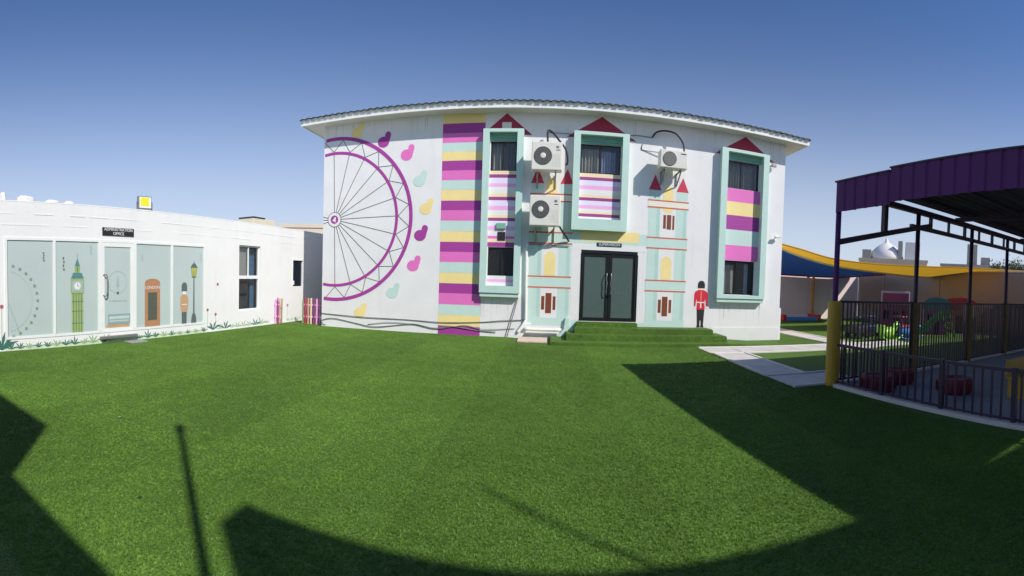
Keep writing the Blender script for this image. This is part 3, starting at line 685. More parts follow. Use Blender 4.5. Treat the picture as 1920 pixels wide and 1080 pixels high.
for h in (lw, lw2):
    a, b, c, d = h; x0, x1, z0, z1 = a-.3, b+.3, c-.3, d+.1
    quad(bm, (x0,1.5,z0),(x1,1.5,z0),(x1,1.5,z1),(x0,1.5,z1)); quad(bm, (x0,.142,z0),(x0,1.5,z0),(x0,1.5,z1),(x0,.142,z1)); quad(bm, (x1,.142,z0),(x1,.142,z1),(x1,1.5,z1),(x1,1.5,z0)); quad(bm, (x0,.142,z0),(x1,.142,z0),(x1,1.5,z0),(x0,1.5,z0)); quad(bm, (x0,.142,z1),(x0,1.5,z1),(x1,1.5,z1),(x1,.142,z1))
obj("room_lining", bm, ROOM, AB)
# shopfront: white frame, four fixed panes and a glazed door
FRW = mat("white_aluminium", (.82, .83, .81), .4, .03, 4)
bm = new(); a, b, c, d = gl; mull = [3.06, 4.235, 5.42, 6.41, 7.605, 8.81]
box(bm, a, b, -.012, .05, d-.06, d); box(bm, a, b, -.012, .05, c, c+.05)
for i, x in enumerate(mull):
    w2 = .05 if i in (2, 3) else .03
    x0, x1 = (x, x+.06) if i == 0 else ((x-.06, x) if i == 5 else (x-w2, x+w2))
    box(bm, x0, x1, -.016, .05, c+.05, d-.06)
SF = obj("shopfront_frame", bm, FRW, AB)
panes = []
for i in range(5):
    x0 = mull[i] + (.06 if i == 0 else (.05 if i in (2,3) else .03)); x1 = mull[i+1] - (.06 if i == 4 else (.05 if i in (1,2) else .03))
    z0, z1 = c+.05, d-.06
    if i == 2:
        bm = new(); box(bm, x0+.004, x0+.07, -.008, .04, z0, z1); box(bm, x1-.07, x1-.004, -.008, .04, z0, z1); box(bm, x0+.07, x1-.07, -.008, .04, z1-.10, z1); box(bm, x0+.07, x1-.07, -.008, .04, z0, z0+.05)
        DL_ = obj("office_door", bm, FRW, AB); x0 += .07; x1 -= .07; z1 -= .10; z0 += .05
        panes.append(obj("door_glass", boxm(x0, x1, .010, .018, z0, z1), FROST2, DL_))
        hp = spline([(x0-.03,-.005,1.62),(x0-.02,-.06,1.64),(x0+.03,-.075,1.60),(x0+.04,-.075,1.4),(x0+.03,-.075,1.17),(x0-.02,-.06,1.13),(x0-.03,-.005,1.15)], 5)
        obj("door_handle", tube(new(), hp, .016, 8), STEEL, DL_, smooth=True)
    else: panes.append(obj("pane", boxm(x0, x1, .010, .018, z0, z1), FROST2, SF))
# printed pictures on the frosted film (flat, just proud of the panes)
def film(pts, layer, m, nm="film_print"):
    o = flat(pts, layer, m, nm, AB); o.location = (0, .0095, 0); return o
FGREEN = mat("print_green", (.33, .45, .17), .4, .08, 6); FDG = mat("print_dark_green", (.13, .20, .12), .4, .1, 6); FTEAL = mat("print_teal", (.10, .25, .26), .4, .08, 6); FPALE = mat("print_pale", (.55, .62, .55), .4, .05, 5)
FORG = mat("print_orange", (.46, .23, .12), .4, .08, 6); FGRY = mat("print_slate", (.11, .14, .14), .4, .08, 6); FOLV = mat("print_olive", (.10, .11, .08), .4, .08, 6); FTAN = mat("print_tan", (.55, .34, .18), .4, .08, 6); FLIM = mat("print_lime", (.52, .55, .08), .4, .08, 6); FMIST = mat("print_mist", (.36, .47, .46), .4, .05, 5); FBLU = mat("print_blue", (.26, .40, .44), .4, .05, 5)
FSAGE = mat('print_sage', (.24, .33, .25), .4, .1, 6)
# faint wheel of cabins
cxw, czw, rw = Lm(8, 566)[0]-.02, Lm(8, 566)[1], .80
for k in range(-7, 8):
    a = R_(k*12.2); x, z = cxw + rw*math.cos(a), czw + rw*math.sin(a)
    if x > 3.14: film(circ(x, z, .036, 10), 2, FSAGE)
for k in range(24):
    a0, a1 = R_(-90+k*7.5), R_(-90+(k+1)*7.5); q = [(cxw+r*math.cos(a), czw+r*math.sin(a)) for r, a in ((rw-.13,a0),(rw-.13,a1),(rw-.12,a1),(rw-.12,a0))]
    if min(p[0] for p in q) > 3.14: film(q, 1, FMIST)
film([(3.14,1.02),(3.155,1.04),(3.42,.36),(3.39,.36)], 1, FMIST)
# clock tower
xc = 4.82
film(rect(xc-.15, xc+.15, .31, 1.22), 1, FGREEN); film(rect(xc-.175, xc+.175, 1.22, 1.55), 1, FGREEN)
for dx in (-.10, -.035, .035, .10): film(rect(xc+dx-.009, xc+dx+.009, .32, 1.18), 2, FDG)
for z in (.52, .80, 1.02, 1.20): film(rect(xc-.15, xc+.15, z-.008, z+.008), 3, FDG)
film(rect(xc-.145, xc+.145, 1.25, 1.50), 2, FMIST); film(circ(xc, 1.375, .095, 24), 3, FPALE); film(circ(xc, 1.375, .075, 24), 4, WHITEP)
film(rect(xc-.006, xc+.006, 1.375, 1.44), 5, FDG); film(rect(xc, xc+.045, 1.369, 1.381), 5, FDG)
film([(xc-.165,1.555),(xc+.165,1.555),(xc+.11,1.68),(xc-.11,1.68)], 2, FTEAL); film(rect(xc-.07, xc+.07, 1.68, 1.83), 1, FGREEN); film(rect(xc-.012,xc+.012,1.69,1.82), 2, FDG)
film([(xc-.07,1.83),(xc+.07,1.83),(xc,2.02)], 2, FTEAL); film(rect(xc-.004, xc+.004, 2.02, 2.14), 2, FDG)
# little hanging inscriptions and the round emblem on the door
for x, z, h_ in ((3.98,2.05,.22),(4.47,1.90,.34),(5.18,2.22,.22),(6.65,2.06,.20),(8.66,2.1,.26)):
    for k in range(4): film(rect(x-.012-.012*(k%2), x+.012+.012*((k+1)%2), z-h_/2+k*h_/4, z-h_/2+k*h_/4+h_*.17), 2, FMIST if x > 5 else FDG)
xd, zd = 5.92, 1.45
for k in range(32):
    a0, a1 = 2*math.pi*k/32, 2*math.pi*(k+.75)/32
    film([(xd+r*math.cos(a), zd+r*math.sin(a)) for r, a in ((.27,a0),(.27,a1),(.255,a1),(.255,a0))], 2, FMIST)
film([(xd-.05,zd-.1),(xd+.05,zd-.1),(xd+.012,zd+.16),(xd-.012,zd+.16)], 2, FMIST); film(circ(xd, zd-.26, .035, 12), 3, FGRY); film(rect(xd-.012,xd+.012,zd-.23,zd-.1), 3, FMIST)
for k in range(9): film(rect(xd-.24+k*.055, xd-.24+k*.055+.035+.01*(k%3), .98+.01*(k%2), 1.01+.012*((k+1)%2)), 2, FMIST)
film(rect(5.64,6.28,.44,.68), 2, FBLU); film(rect(5.67,6.25,.56,.63), 3, FPALE); film(rect(5.68,6.24,.50,.53), 3, FPALE); film(rect(5.60,6.26,.36,.435), 2, FTAN)
# telephone box
xa, xb = 6.73, 7.22; film(rect(xa, xb, .31, 1.42), 1, FORG); film([(xa,1.42),(xb,1.42)]+[((xa+xb)/2+(xb-xa)/2*math.cos(R_(a)), 1.42+.11*math.sin(R_(a))) for a in range(15,170,15)], 1, FORG)
film(rect(xa+.10, xb-.10, .47, 1.18), 2, FOLV)
for k in range(1, 3): film(rect(xa+.10+k*(xb-xa-.2)/3-.007, xa+.10+k*(xb-xa-.2)/3+.007, .47, 1.18), 3, FGRY)
for k in range(1, 6): film(rect(xa+.10, xb-.10, .47+k*.118-.006, .47+k*.118+.006), 3, FGRY)
t = obj("lettering", text_mesh("LONDON", .105, .001), WHITEP, AB); t.location = ((xa+xb)/2, .003, 1.30)
# guardsman and street lamp prints
xg = 8.05
film([(xg-.085,.30),(xg+.085,.30),(xg+.09,.66),(xg-.09,.66)], 1, FGRY); film([(xg-.10,.62),(xg+.10,.62),(xg+.145,.80),(xg+.14,1.0),(xg+.08,1.10),(xg-.08,1.10),(xg-.14,1.0),(xg-.145,.80)], 2, FTAN)
film(rect(xg-.10, xg+.10, .815, .835), 3, WHITEP); film(rect(xg-.06,xg+.06,1.10,1.19), 2, WHITEP); film([(xg-.10,1.18),(xg+.10,1.18),(xg+.10,1.34),(xg+.05,1.42),(xg-.05,1.42),(xg-.10,1.34)], 3, FGRY)
xs = 8.40
film([(xs-.10,.30),(xs+.10,.30),(xs+.085,.46),(xs+.05,.56),(xs-.05,.56),(xs-.085,.46)], 1, FGRY); film([(xs-.028,.55),(xs+.028,.55),(xs+.018,1.56),(xs-.018,1.56)], 1, FGRY); film(rect(xs-.08,xs+.08,1.55,1.58), 2, FGRY)
film([(xs-.075,1.58),(xs+.075,1.58),(xs+.115,1.82),(xs-.115,1.82)], 2, FLIM)
for q in (-.1, -.035, .035, .1): film([(xs+q*.65-.008,1.58),(xs+q*.65+.008,1.58),(xs+q+.008,1.82),(xs+q-.008,1.82)], 3, FGRY)
film([(xs-.135,1.82),(xs+.135,1.82),(xs+.06,1.92),(xs+.015,1.95),(xs,2.02),(xs-.015,1.95),(xs-.06,1.92)], 3, FGRY)
# two-part window
bm = new(); a, b, c, d = lw; t_ = .045; zm = 1.56
box(bm, a, b, .06, .12, d-t_, d); box(bm, a, b, .06, .12, c, c+t_); box(bm, a, a+t_, .06, .12, c+t_, d-t_); box(bm, b-t_, b, .06, .12, c+t_, d-t_); box(bm, a+t_, b-t_, .05, .12, zm-.05, zm+.05); box(bm, (a+b)/2-.02, (a+b)/2+.02, .07, .11, zm+.05, d-t_)
WN = obj("window", bm, FRW, AB)
for (z0, z1) in ((c+t_, zm-.05), (zm+.05, d-t_)): obj("pane", boxm(a+t_, b-t_, .085, .091, z0, z1), GLASS, WN)
BLIND = mat("grey_blind", (.36, .34, .30), .8, .08, 5); BLUEB = mat("blue_blind", (.06, .16, .27), .7, .1, 5)
obj("blind", boxm(a+.03, a+.52, .18, .19, zm+.05, d), BLIND, WN); obj("blind", curtain(a+.56, b-.02, zm, d, .25, 5, .02), BLUEB, WN); obj("blind", curtain(b-.22, b-.02, c, zm, .25, 2, .02), BLUEB, WN)
bm = new(); a, b, c, d = lw2; box(bm, a-.02, b+.02, -.015, .05, d, d+.05); box(bm, a-.03, a, -.015, .05, c, d)
WN2 = obj("window", bm, FRW, AB); obj("pane", boxm(a, b, .05, .06, c, d), mat("dark_blue_glass", (.012, .016, .026), .15, .05, 3), WN2); obj("latch", boxm(a-.02, a+.06, -.03, -.01, c+.05, c+.20, bev=.005), FRW, WN2)
sign("office_sign", 5.93, 2.66, .90, .19, ["ADMINISTRATION", "OFFICE"], "black sign reading administration office above the glazed office door", ABM, .098)
# painted tufts and flowers along the foot of the wall
LEAF = mat("painted_leaf", (.05, .17, .13), .6, .15, 9); LEAF2 = mat("painted_pale_leaf", (.30, .46, .26), .6, .15, 9); FLW = mat("painted_flower", (.45, .12, .16), .6, .1, 9)
def tuft(x, z0, s, m, nb=5):
    bm = new()
    for k in range(nb):
        a = R_(-62 + 124*k/(nb-1)) + random.uniform(-.12, .12); L_ = s*random.uniform(.75, 1.1); wd = s*.09
        p0 = Vector((x, 0, z0)); d1 = Vector((math.sin(a), 0, math.cos(a))); pm = p0 + d1*L_*.55 + Vector((0,0,.02*s)); pe = p0 + d1*L_ + Vector((math.sin(a)*.1*s, 0, -.12*s*abs(math.sin(a))))
        sd = Vector((math.cos(a), 0, -math.sin(a)))*wd; y = -.003 - .0012*k
        q = [p0 - sd*.4, p0 + sd*.4, pm + sd, pe, pm - sd]
        f = bm.faces.new([bm.verts.new((v.x, y, v.z)) for v in q]); f.normal_update()
        if f.normal.y > 0: f.normal_flip()
    me = bpy.data.meshes.new("painted_tuft"); bm.to_mesh(me); bm.free(); me.materials.append(m); o = bpy.data.objects.new("painted_tuft", me); COL.objects.link(o); o.parent = AB
for u in list(range(4, 190, 17)) + [196, 206]: tuft(Lm(u, 640)[0], .035, random.uniform(.14, .22), random.choice((LEAF, LEAF, LEAF2)))
for u in list(range(262, 386, 15)): tuft(Lm(u, 620)[0], .03, random.uniform(.14, .22), random.choice((LEAF, LEAF, LEAF2)))
tuft(Lm(399, 615)[0], .05, .34, LEAF, 4); tuft(Lm(3, 655)[0], .04, .4, LEAF, 6)
for u in range(412, 508, 11): tuft(Lm(u, 610)[0], .03, random.uniform(.16, .34), random.choice((LEAF2, LEAF2, LEAF)), 4)
for u in range(540, 562, 7): tuft(Lm(u, 602)[0], .03, random.uniform(.12, .2), LEAF2, 4)
for u, v in ((389, 581), (404, 589), (3, 575), (539, 572), (408, 533), (222, 631)):
    x, z = Lm(u, v); flat(circ(x, z, .045, 10), 3, FLW, "painted_flower", AB); flat([(x-.006, .08), (x+.006, .08), (x+.006, z-.04), (x-.006, z-.04)], 1, LEAF2, "painted_flower", AB) if z < 1.2 else None
flat(rect(3.06, 8.8, .001, .10), 0, mat("pale_green_wash", (.62, .72, .52), .7, .15, 5), "painted_band", AB)
obj("door_sill", boxm(5.40, 6.45, -.10, .0, .10, .17, bev=.01), STEEL, AB)
obj("skirting", boxm(9.0, 19.0, -.02, -.001, -.02, .05), WALL2, AB)
tag(obj("doormat", boxm(6.02, 6.5, -.45, -.12, .001, .03, bev=.006), mat("grey_mat", (.28,.28,.27), .9, .15, 12)), "small grey doormat at the office door", "mat").matrix_world = ABM
# roof-top things
RF = thing("roof_floodlight", "yellow-faced floodlight standing on the office parapet", "floodlight"); RF.matrix_world = ABM @ Matrix.Translation((6.80, .12, LZ+.03)) @ Matrix.Rotation(R_(-8), 4, 'Z')
obj("bracket", box(box(box(new(), -.22,-.20,-.02,.02,0,.22), .20,.22,-.02,.02,0,.22), -.22,.22,-.02,.02,-.005,.015), STEEL, RF)
obj("lamp_body", boxm(-.19,.19,-.04,.06,.04,.36,bev=.015), STEEL, RF); obj("reflector", boxm(-.165,.165,-.047,-.041,.065,.335), mat("reflector_white", (.85,.85,.7), .3, .03, 5), RF); obj("led_panel", boxm(-.13,.10,-.053,-.048,.12,.32), mat("led_yellow", (.75,.72,.03), .3, .03, 5, emit=((.75,.7,.02), .08)), RF)
def bag(t, w_, h_, label):
    bm = new(); bmesh.ops.create_icosphere(bm, subdivisions=3, radius=1)
    for v in bm.verts:
        n_ = math.sin(v.co.x*5+t)*.07 + math.sin(v.co.y*7+t*2)*.06 + math.sin(v.co.z*6+t*3)*.05
        v.co *= (1+n_); v.co.x *= w_/2; v.co.y *= .18; v.co.z = max(-.35, v.co.z)*h_*.75
    o = obj("roof_sack", bm, FARW, smooth=True); o.matrix_world = ABM @ Matrix.Translation((t, .25, LZ+.03+h_*.25)); tag(o, label, "sack")
bag(3.12, .12, .20, "small upright white sack on the office parapet end"); bag(3.66, .42, .16, "largest lumpy white sack on the office parapet"); bag(4.30, .34, .10, "low flat white sack on the office parapet beside the largest sack"); bag(4.72, .22, .09, "tiny white sack on the office parapet nearest the floodlight")
RB = thing("roof_tank", "low cream box with dark lid on the office roof", "tank"); RB.matrix_world = ABM @ Matrix.Translation((12.4, 1.6, 2.86))
obj("tank_body", boxm(-.1,1.2,-.4,.4,0,.80,bev=.03), mat("cream_tank", (.66,.60,.46), .7, .1, 3), RB); obj("lid", boxm(-.12,.55,-.42,.3,.80,.84,bev=.01), DARKT, RB)

# ------------------------------------------------------------------ coloured picket fence in the gap
def picket_mesh(w_, h_, t_=.02):
    bm = new(); pts = [(-w_/2,0),(w_/2,0),(w_/2,h_-w_*.6),(0,h_),(-w_/2,h_-w_*.6)]
    f0 = [bm.verts.new((x,-t_/2,z)) for x, z in pts]; f1 = [bm.verts.new((x,t_/2,z)) for x, z in pts]; bm.faces.new(f0); bm.faces.new(f1[::-1])
    for i in range(5): bm.faces.new((f0[i], f1[i], f1[(i+1)%5], f0[(i+1)%5]))
    bmesh.ops.recalc_face_normals(bm, faces=bm.faces[:]); me = bpy.data.meshes.new("picket"); bm.to_mesh(me); bm.free(); return me
def kids_fence(p0, p1, cols, h_, label):
    p0, p1 = Vector(p0), Vector(p1); d = p1 - p0; T = thing("picket_fence", label, "fence", (*p0, 0), math.atan2(d.y, d.x), "coloured picket fence pieces")
    n_ = len(cols); L_ = d.length
    for i, m in enumerate(cols):
        me = picket_mesh(min(.075, L_/n_*.48), h_*random.uniform(.94, 1.04)); o = obj("picket", me, m, T); o.location = ((i+.5)*L_/n_, 0, .0)
    for z in (.22, .62): obj("rail", boxm(0, L_, .012, .032, z, z+.05), PALEP, T)
    return T
OLV = mat("olive_paint", (.30,.33,.18), .6, .1, 6); SALM = mat("salmon_paint", (.70,.38,.28), .6, .08, 6); BRN2 = mat("tan_paint", (.38,.20,.09), .6, .1, 6)
kids_fence((-7.95,13.27), (-7.06,13.22), [OLV, DRED, SALM, CREAM, DPURP, PALEP, PINK, MINT2], .86, "coloured picket fence closing the gap beside the ferris wheel wall")
kids_fence(tuple((ABM @ Vector((11.98, -.04, 0))).to_2d()), tuple((ABM @ Vector((12.28, -.16, 0))).to_2d()), [PALEP, PURP, SALM, BRN2], .88, "coloured picket gate leaf folded open against the office wall")

# ================================================================== CANOPY on the right
CA = R_(5.5); CO = (4.80, 6.50, 0)
CN = thing("shade_canopy", "purple metal shade canopy with corrugated fascia and trussed steel frame", "canopy", CO, CA)
CM = Matrix.Translation(CO) @ Matrix.Rotation(CA, 4, 'Z')
CX, CY = 15.0, -6.75     # size in local x, y
post_t = [0, 2.3, 4.55, 6.6, 8.7, 10.9, 13.2]
for i, t in enumerate(post_t):
    obj("post", tube(new(), [(t,0,0),(t,0,3.46)], .05, 12), CFRAME if i else CPURP, CN, smooth=True)
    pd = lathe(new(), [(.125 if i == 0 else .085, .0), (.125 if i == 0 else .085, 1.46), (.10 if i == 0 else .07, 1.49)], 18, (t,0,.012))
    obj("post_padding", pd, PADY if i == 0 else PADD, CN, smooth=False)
for y in (-3.4, -6.7): obj("post", tube(new(), [(14.6,y,0),(14.6,y,3.4)], .05, 12), CFRAME, CN, smooth=True)
# far-side truss
for z, w_ in ((3.46, .11), (3.12, .085)):
    x0 = 0.0 if z > 3.3 else 2.05
    obj("truss_chord", bar(new(), (x0, 0, z), (CX, 0, z), w_), CFRAME, CN)
obj("knee_brace", bar(new(), (.0, 0, 2.55), (2.75, 0, 3.22), .10), CFRAME, CN)
obj("truss_strut", bar(new(), (1.22, 0, 2.86), (1.22, 0, 3.42), .10), CFRAME, CN)
x = 2.75; k = 0
while x < CX - .2:
    obj("truss_strut", bar(new(), (x, 0, 3.15), (x, 0, 3.42), .05 if k % 2 else .065), CFRAME, CN); x += .72; k += 1
# beams across and purlins
for x in (0.05, 3.7, 7.4, 11.1, 14.7):
    obj("roof_beam", bar(new(), (x, -.05, 3.50), (x, CY, 3.42), .09), CFRAME, CN)
for j in range(6): obj("purlin", bar(new(), (0.1, -.5-j*1.2, 3.575), (CX-.1, -.5-j*1.2, 3.60), .05), CFRAME, CN)
# corrugated roof sheets
def sheetm(L_, W_, n_):
    bm = new(); prev = None
    for i in range(n_*4+1):
        y = -W_*i/(n_*4); z = .03 if (i % 4) in (1, 2) else 0
        c_ = (bm.verts.new((0, y, z)), bm.verts.new((L_, y, z)))
        if prev: bm.faces.new((prev[0], prev[1], c_[1], c_[0]))
        prev = c_
    return bm
rs_w = abs(CY)/6
for j in range(6):
    o = obj("roof_sheet", sheetm(CX, rs_w+.04, 5), CROOF, CN); o.location = (0, -j*rs_w+.02, 3.615 + .004*(j % 2))
# fascia of folded sheets along the lawn side
fz0, fz1 = 3.07, 3.60
def fascia_mesh(w_):
    bm = new(); prof = [(0,0),(.03,-.022),(w_-.05,-.022),(w_-.02,0),(w_+.004,0)]; prev = None
    for p, o_ in prof:
        c_ = (bm.verts.new((o_-.06, -p, fz0)), bm.verts.new((o_-.06, -p, fz1)))
        if prev: bm.faces.new((prev[0], c_[0], c_[1], prev[1]))
        prev = c_
    me = bpy.data.meshes.new("fascia_panel"); bm.to_mesh(me); bm.free(); me.materials.append(CPURP); return me
nf = 27; fw = abs(CY)/nf; fm = fascia_mesh(fw)
for i in range(nf):
    o = obj("fascia_panel", fm, None, CN); o.location = (random.uniform(-.002,.002), -i*fw, (.0 if i < 5 else .045) + random.uniform(-.004,.004))
obj("fascia_cap", boxm(-.10, -.02, -5*fw, .03, fz1, fz1+.025), CFRAME, CN); obj("fascia_cap", boxm(-.10, -.02, CY, -5*fw-.004, fz1+.045, fz1+.07), CFRAME, CN)
o = obj("fascia_panel", boxm(-.05, -.03, -.0, .03, fz0, fz1), CPURP, CN)
# floor slab
fl = sheet("canopy_floor", [tuple((CM @ Vector(p)).to_2d()) for p in ((.06,.1,0),(CX,.1,0),(CX,-9,0),(.06,-9,0))], .02, FLOOR); struct(fl)
o = obj("kerb", boxm(-.10,.10,-9,-.14,-.02,.06,bev=.012), KERB, fl); o.matrix_world = CM
o = obj("kerb", boxm(.14,CX,-.07,.07,-.02,.055,bev=.012), KERB, fl); o.matrix_world = CM

# fences of square pickets
def bar_fence(name, label, M_, L_, h_, sp, pw, posts, z0, mtl):
    T = thing(name, label, "fence"); T.matrix_world = M_
    bm = boxm(-pw/2, pw/2, -pw/2, pw/2, z0+.02, h_-.015); pm = bpy.data.meshes.new("picket"); bm.to_mesh(pm); bm.free(); pm.materials.append(mtl)
    n_ = int(L_/sp)
    for i in range(1, n_):
        x = i*sp
        if any(abs(x-p) < sp*.4 for p in posts): continue
        o = obj("picket", pm, None, T); o.location = (x+random.uniform(-.004,.004), 0, 0); o.rotation_euler = (0, random.uniform(-.006,.006), 0)
    obj("rail", boxm(0, L_, -.022, .022, h_-.03, h_+.015), mtl, T); obj("rail", boxm(0, L_, -.018, .018, z0+.03, z0+.06), mtl, T)
    for p in posts: obj("post", boxm(p-.032, p+.032, -.032, .032, 0, h_+.03), mtl, T)
    return T
bar_fence("low_fence", "low dark purple picket fence along the lawn edge of the canopy", CM @ Matrix.Translation((.0, -.13, 0)) @ Matrix.Rotation(R_(-90), 4, 'Z'), 7.2, .74, .144, .026, (1.06, 2.21, 3.36, 4.51, 5.66, 6.8), .05, CFRAME)
bar_fence("tall_fence", "chest-high dark purple picket fence between canopy and playground", CM @ Matrix.Translation((.11, .0, 0)), 14.6, 1.50, .098, .026, (2.1, 4.35, 6.4, 8.5, 10.7, 13.0), .05, CFRAME)
bar_fence("back_fence", "second dark picket fence standing behind the tall fence at the playground end", Matrix.Translation((12.6, 9.6, 0)) @ Matrix.Rotation(R_(-12), 4, 'Z'), 8.0, 1.35, .11, .028, (0.05, 2.0, 4.0, 6.0, 7.95), .03, mat("weathered_fence", (.16,.13,.11), .7, .15, 6))
# painted tyres on the canopy floor
def tyre(x, y, r, h_, label, z=.02):
    T = thing("painted_tyre", label, "tyre", (x, y, z), random.uniform(0, 3), "painted tyres under the canopy")
    obj("tyre_wall", lathe(new(), [(r*.55,.02),(r*.62,0),(r*.93,.0),(r,.05),(r,h_-.05),(r*.93,h_),(r*.62,h_),(r*.55,h_-.02)], 28), TYRE, T, smooth=True)
    bm = new()
    for k in range(28):
        a = 2*math.pi*k/28; bar(bm, (math.cos(a)*(r+.004), math.sin(a)*(r+.004), .05), (math.cos(a+.05)*(r+.004), math.sin(a+.05)*(r+.004), h_-.05), .03, .012)
    obj("tread_block", bm, TYRE, T)
g1, g2, g3 = Gd(1632, 738), Gd(1672, 727), Gd(1776, 742)
tyre(g1[0]+.25, g1[1]+.1, .30, .26, "red painted tyre lying behind the low fence, touching another tyre near the yellow post"); tyre(g2[0]+.35, g2[1]+.2, .28, .26, "red painted tyre second from the yellow post, behind the low fence"); tyre(g3[0]+.25, g3[1]+.05, .31, .25, "red painted tyre alone behind the middle of the low fence")
gy = Gd(1905, 752)
YB = thing("yellow_bench", "yellow play bench under the canopy behind the low fence", "bench", (gy[0]+.5, gy[1]+.1, .02), CA)
obj("seat", boxm(-.45,.55,-.18,.18,.30,.35,bev=.01), PADY, YB)
for sx in (-.4,.5): obj("leg", boxm(sx-.03,sx+.03,-.15,.15,0,.30), PADY, YB)
obj("backrest", boxm(-.45,.55,.16,.19,.355,.62,bev=.01), PADY, YB)

# ================================================================== PLAYGROUND and boundary
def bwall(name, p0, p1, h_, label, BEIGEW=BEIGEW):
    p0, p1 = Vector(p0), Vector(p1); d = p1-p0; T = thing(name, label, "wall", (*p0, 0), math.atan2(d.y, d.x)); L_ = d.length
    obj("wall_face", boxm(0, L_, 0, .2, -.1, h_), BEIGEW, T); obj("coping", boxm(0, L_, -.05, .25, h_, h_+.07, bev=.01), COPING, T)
    k = 0
    x = 2.2
    while x < L_-.3: obj("pilaster", boxm(x-.15, x+.15, -.04, -.001, -.05, h_-.002), BEIGEW, T); x += 4.2
bwall("boundary_wall", (6.0, 22.4), (18.3, 22.4), 2.95, "pinkish boundary wall behind the playground, partly sunlit under the blue sail")
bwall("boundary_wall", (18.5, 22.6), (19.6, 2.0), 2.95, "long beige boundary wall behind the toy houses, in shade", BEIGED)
tag(obj("corner_pole", tube(new(), [(14.75,22.2,0),(14.75,22.2,2.9)], .07, 12), ORNG), "orange steel pole against the pinkish boundary wall", "pole")

def sail(name, top, bot, m, label, a, b, c_, d, hem_top=None, hem_bot=None, sag=.0):
    n_ = len(top); P = []; Q = []
    tp = spline([Pv(u, v, a, b) for u, v in top], 6); bt = spline([Pv(q[0], q[1], *(q[2] if len(q) > 2 else (c_, d))) for q in bot], 6)
    bm = new(); rows = []
    for i in range(len(tp)):
        q = bt[min(i, len(bt)-1)]; row = []
        for j in range(7):
            s = j/6; p = tp[i].lerp(q, s); p.z -= sag*math.sin(math.pi*s); row.append(p)
        rows.append(row)
    vv = [[bm.verts.new(p) for p in r] for r in rows]
    for i in range(len(vv)-1):
        for j in range(6): bm.faces.new((vv[i][j], vv[i+1][j], vv[i+1][j+1], vv[i][j+1]))
    o = obj(name, bm, m, smooth=True); tag(o, label, "shade sail")
    if hem_bot: obj("hem", tube(new(), [r[-1]+Vector((0,0,-.0)) for r in rows], .07, 8), hem_bot, o, smooth=True)
    if hem_top: obj("hem", tube(new(), [r[0] for r in rows], .03, 6), hem_top, o, smooth=True)
    return o
sail("shade_sail", [(1452,454),(1500,467),(1562,485),(1640,495),(1740,500),(1830,503),(1925,509)], [(1452,459),(1500,479),(1562,497),(1640,509),(1740,519),(1830,521),(1925,523)], SAILY, "long yellow-orange shade sail stretched above the playground", (7.9,14.3), (19.4,12.0), (8.4,15.2), (19.0,16.6), SAILY, HEM)
sail("shade_sail", [(1452,463),(1500,481),(1562,499),(1610,507),(1660,512)], [(1452,513),(1500,516),(1562,519),(1600,518),(1660,514,((10,20.5),(17.8,18.9)))], SAILB, "dark blue shade sail with red hem behind the yellow sail", (8.6,16.2), (17.0,17.5), (9.0,22.25), (18.3,22.2), None, SAILR)

# playhouses and toys
def playhouse(x, y, rz, w_, d, h_, wallm, roofm, label, flat_roof=False, trim=PLILAC):
    T = thing("toy_house", label, "playhouse", (x, y, 0), rz, "plastic toy houses")
    bm = wall_holes(-w_/2, w_/2, 0, h_*.68, [(-w_*.12, w_*.16, .0, h_*.5), (w_*.24, w_*.42, h_*.32, h_*.54), (-w_*.42,-w_*.22,h_*.32,h_*.54)], .05)
    bm.transform(Matrix.Translation((0,-d/2,0))); obj("front_panel", bm, wallm, T)
    for s in (-1, 1): obj("side_panel", boxm(s*w_/2-.02, s*w_/2+.02, -d/2+.003, d/2, 0, h_*.68), wallm, T)
    obj("back_panel", boxm(-w_/2+.021, w_/2-.021, d/2-.03, d/2-.002, 0, h_*.68), wallm, T)
    if flat_roof:
        obj("roof", boxm(-w_/2-.04, w_/2+.04, -d/2-.06, d/2+.04, h_*.68, h_, bev=.03), roofm, T); obj("roof_panel", boxm(-w_/2+.02, w_/2-.02, -d/2-.066, -d/2-.061, h_*.74, h_*.95), trim, T)
    else:
        bm = new(); N = 10; r0 = [];
        for yy in (-d/2-.10, d/2+.10):
            r0.append([bm.verts.new((-(w_/2+.12)*math.cos(math.pi*k/N), yy, h_*.66+(h_*.34)*math.sin(math.pi*k/N)**.55)) for k in range(N+1)])
        for k in range(N): bm.faces.new((r0[0][k], r0[0][k+1], r0[1][k+1], r0[1][k]))
        bm.faces.new(r0[0][::-1]); bm.faces.new(r0[1]); bm.faces.new((r0[0][0], r0[1][0], r0[1][N], r0[0][N])); obj("roof", bm, roofm, T)
        obj("gable_trim", boxm(-w_/2, w_/2, -d/2-.02, -d/2-.004, h_*.64, h_*.69), trim, T)
    obj("shutter", boxm(w_*.42, w_*.48, -d/2-.02, -d/2-.002, h_*.30, h_*.56), trim, T)
    return T
playhouse(13.9, 14.4, R_(-42), 1.15, 1.0, 1.78, MAGP, PLILAC, "maroon toy house with flat lilac printed roof", True, MAGP)
playhouse(15.0, 12.9, R_(-50), .95, .9, 1.60, DPURP, TEALP, "narrow toy house with dark teal rounded roof")
playhouse(16.6, 12.9, R_(-52), 1.45, 1.1, 1.62, ORP, REDP, "wide toy house with bright red rounded roof")
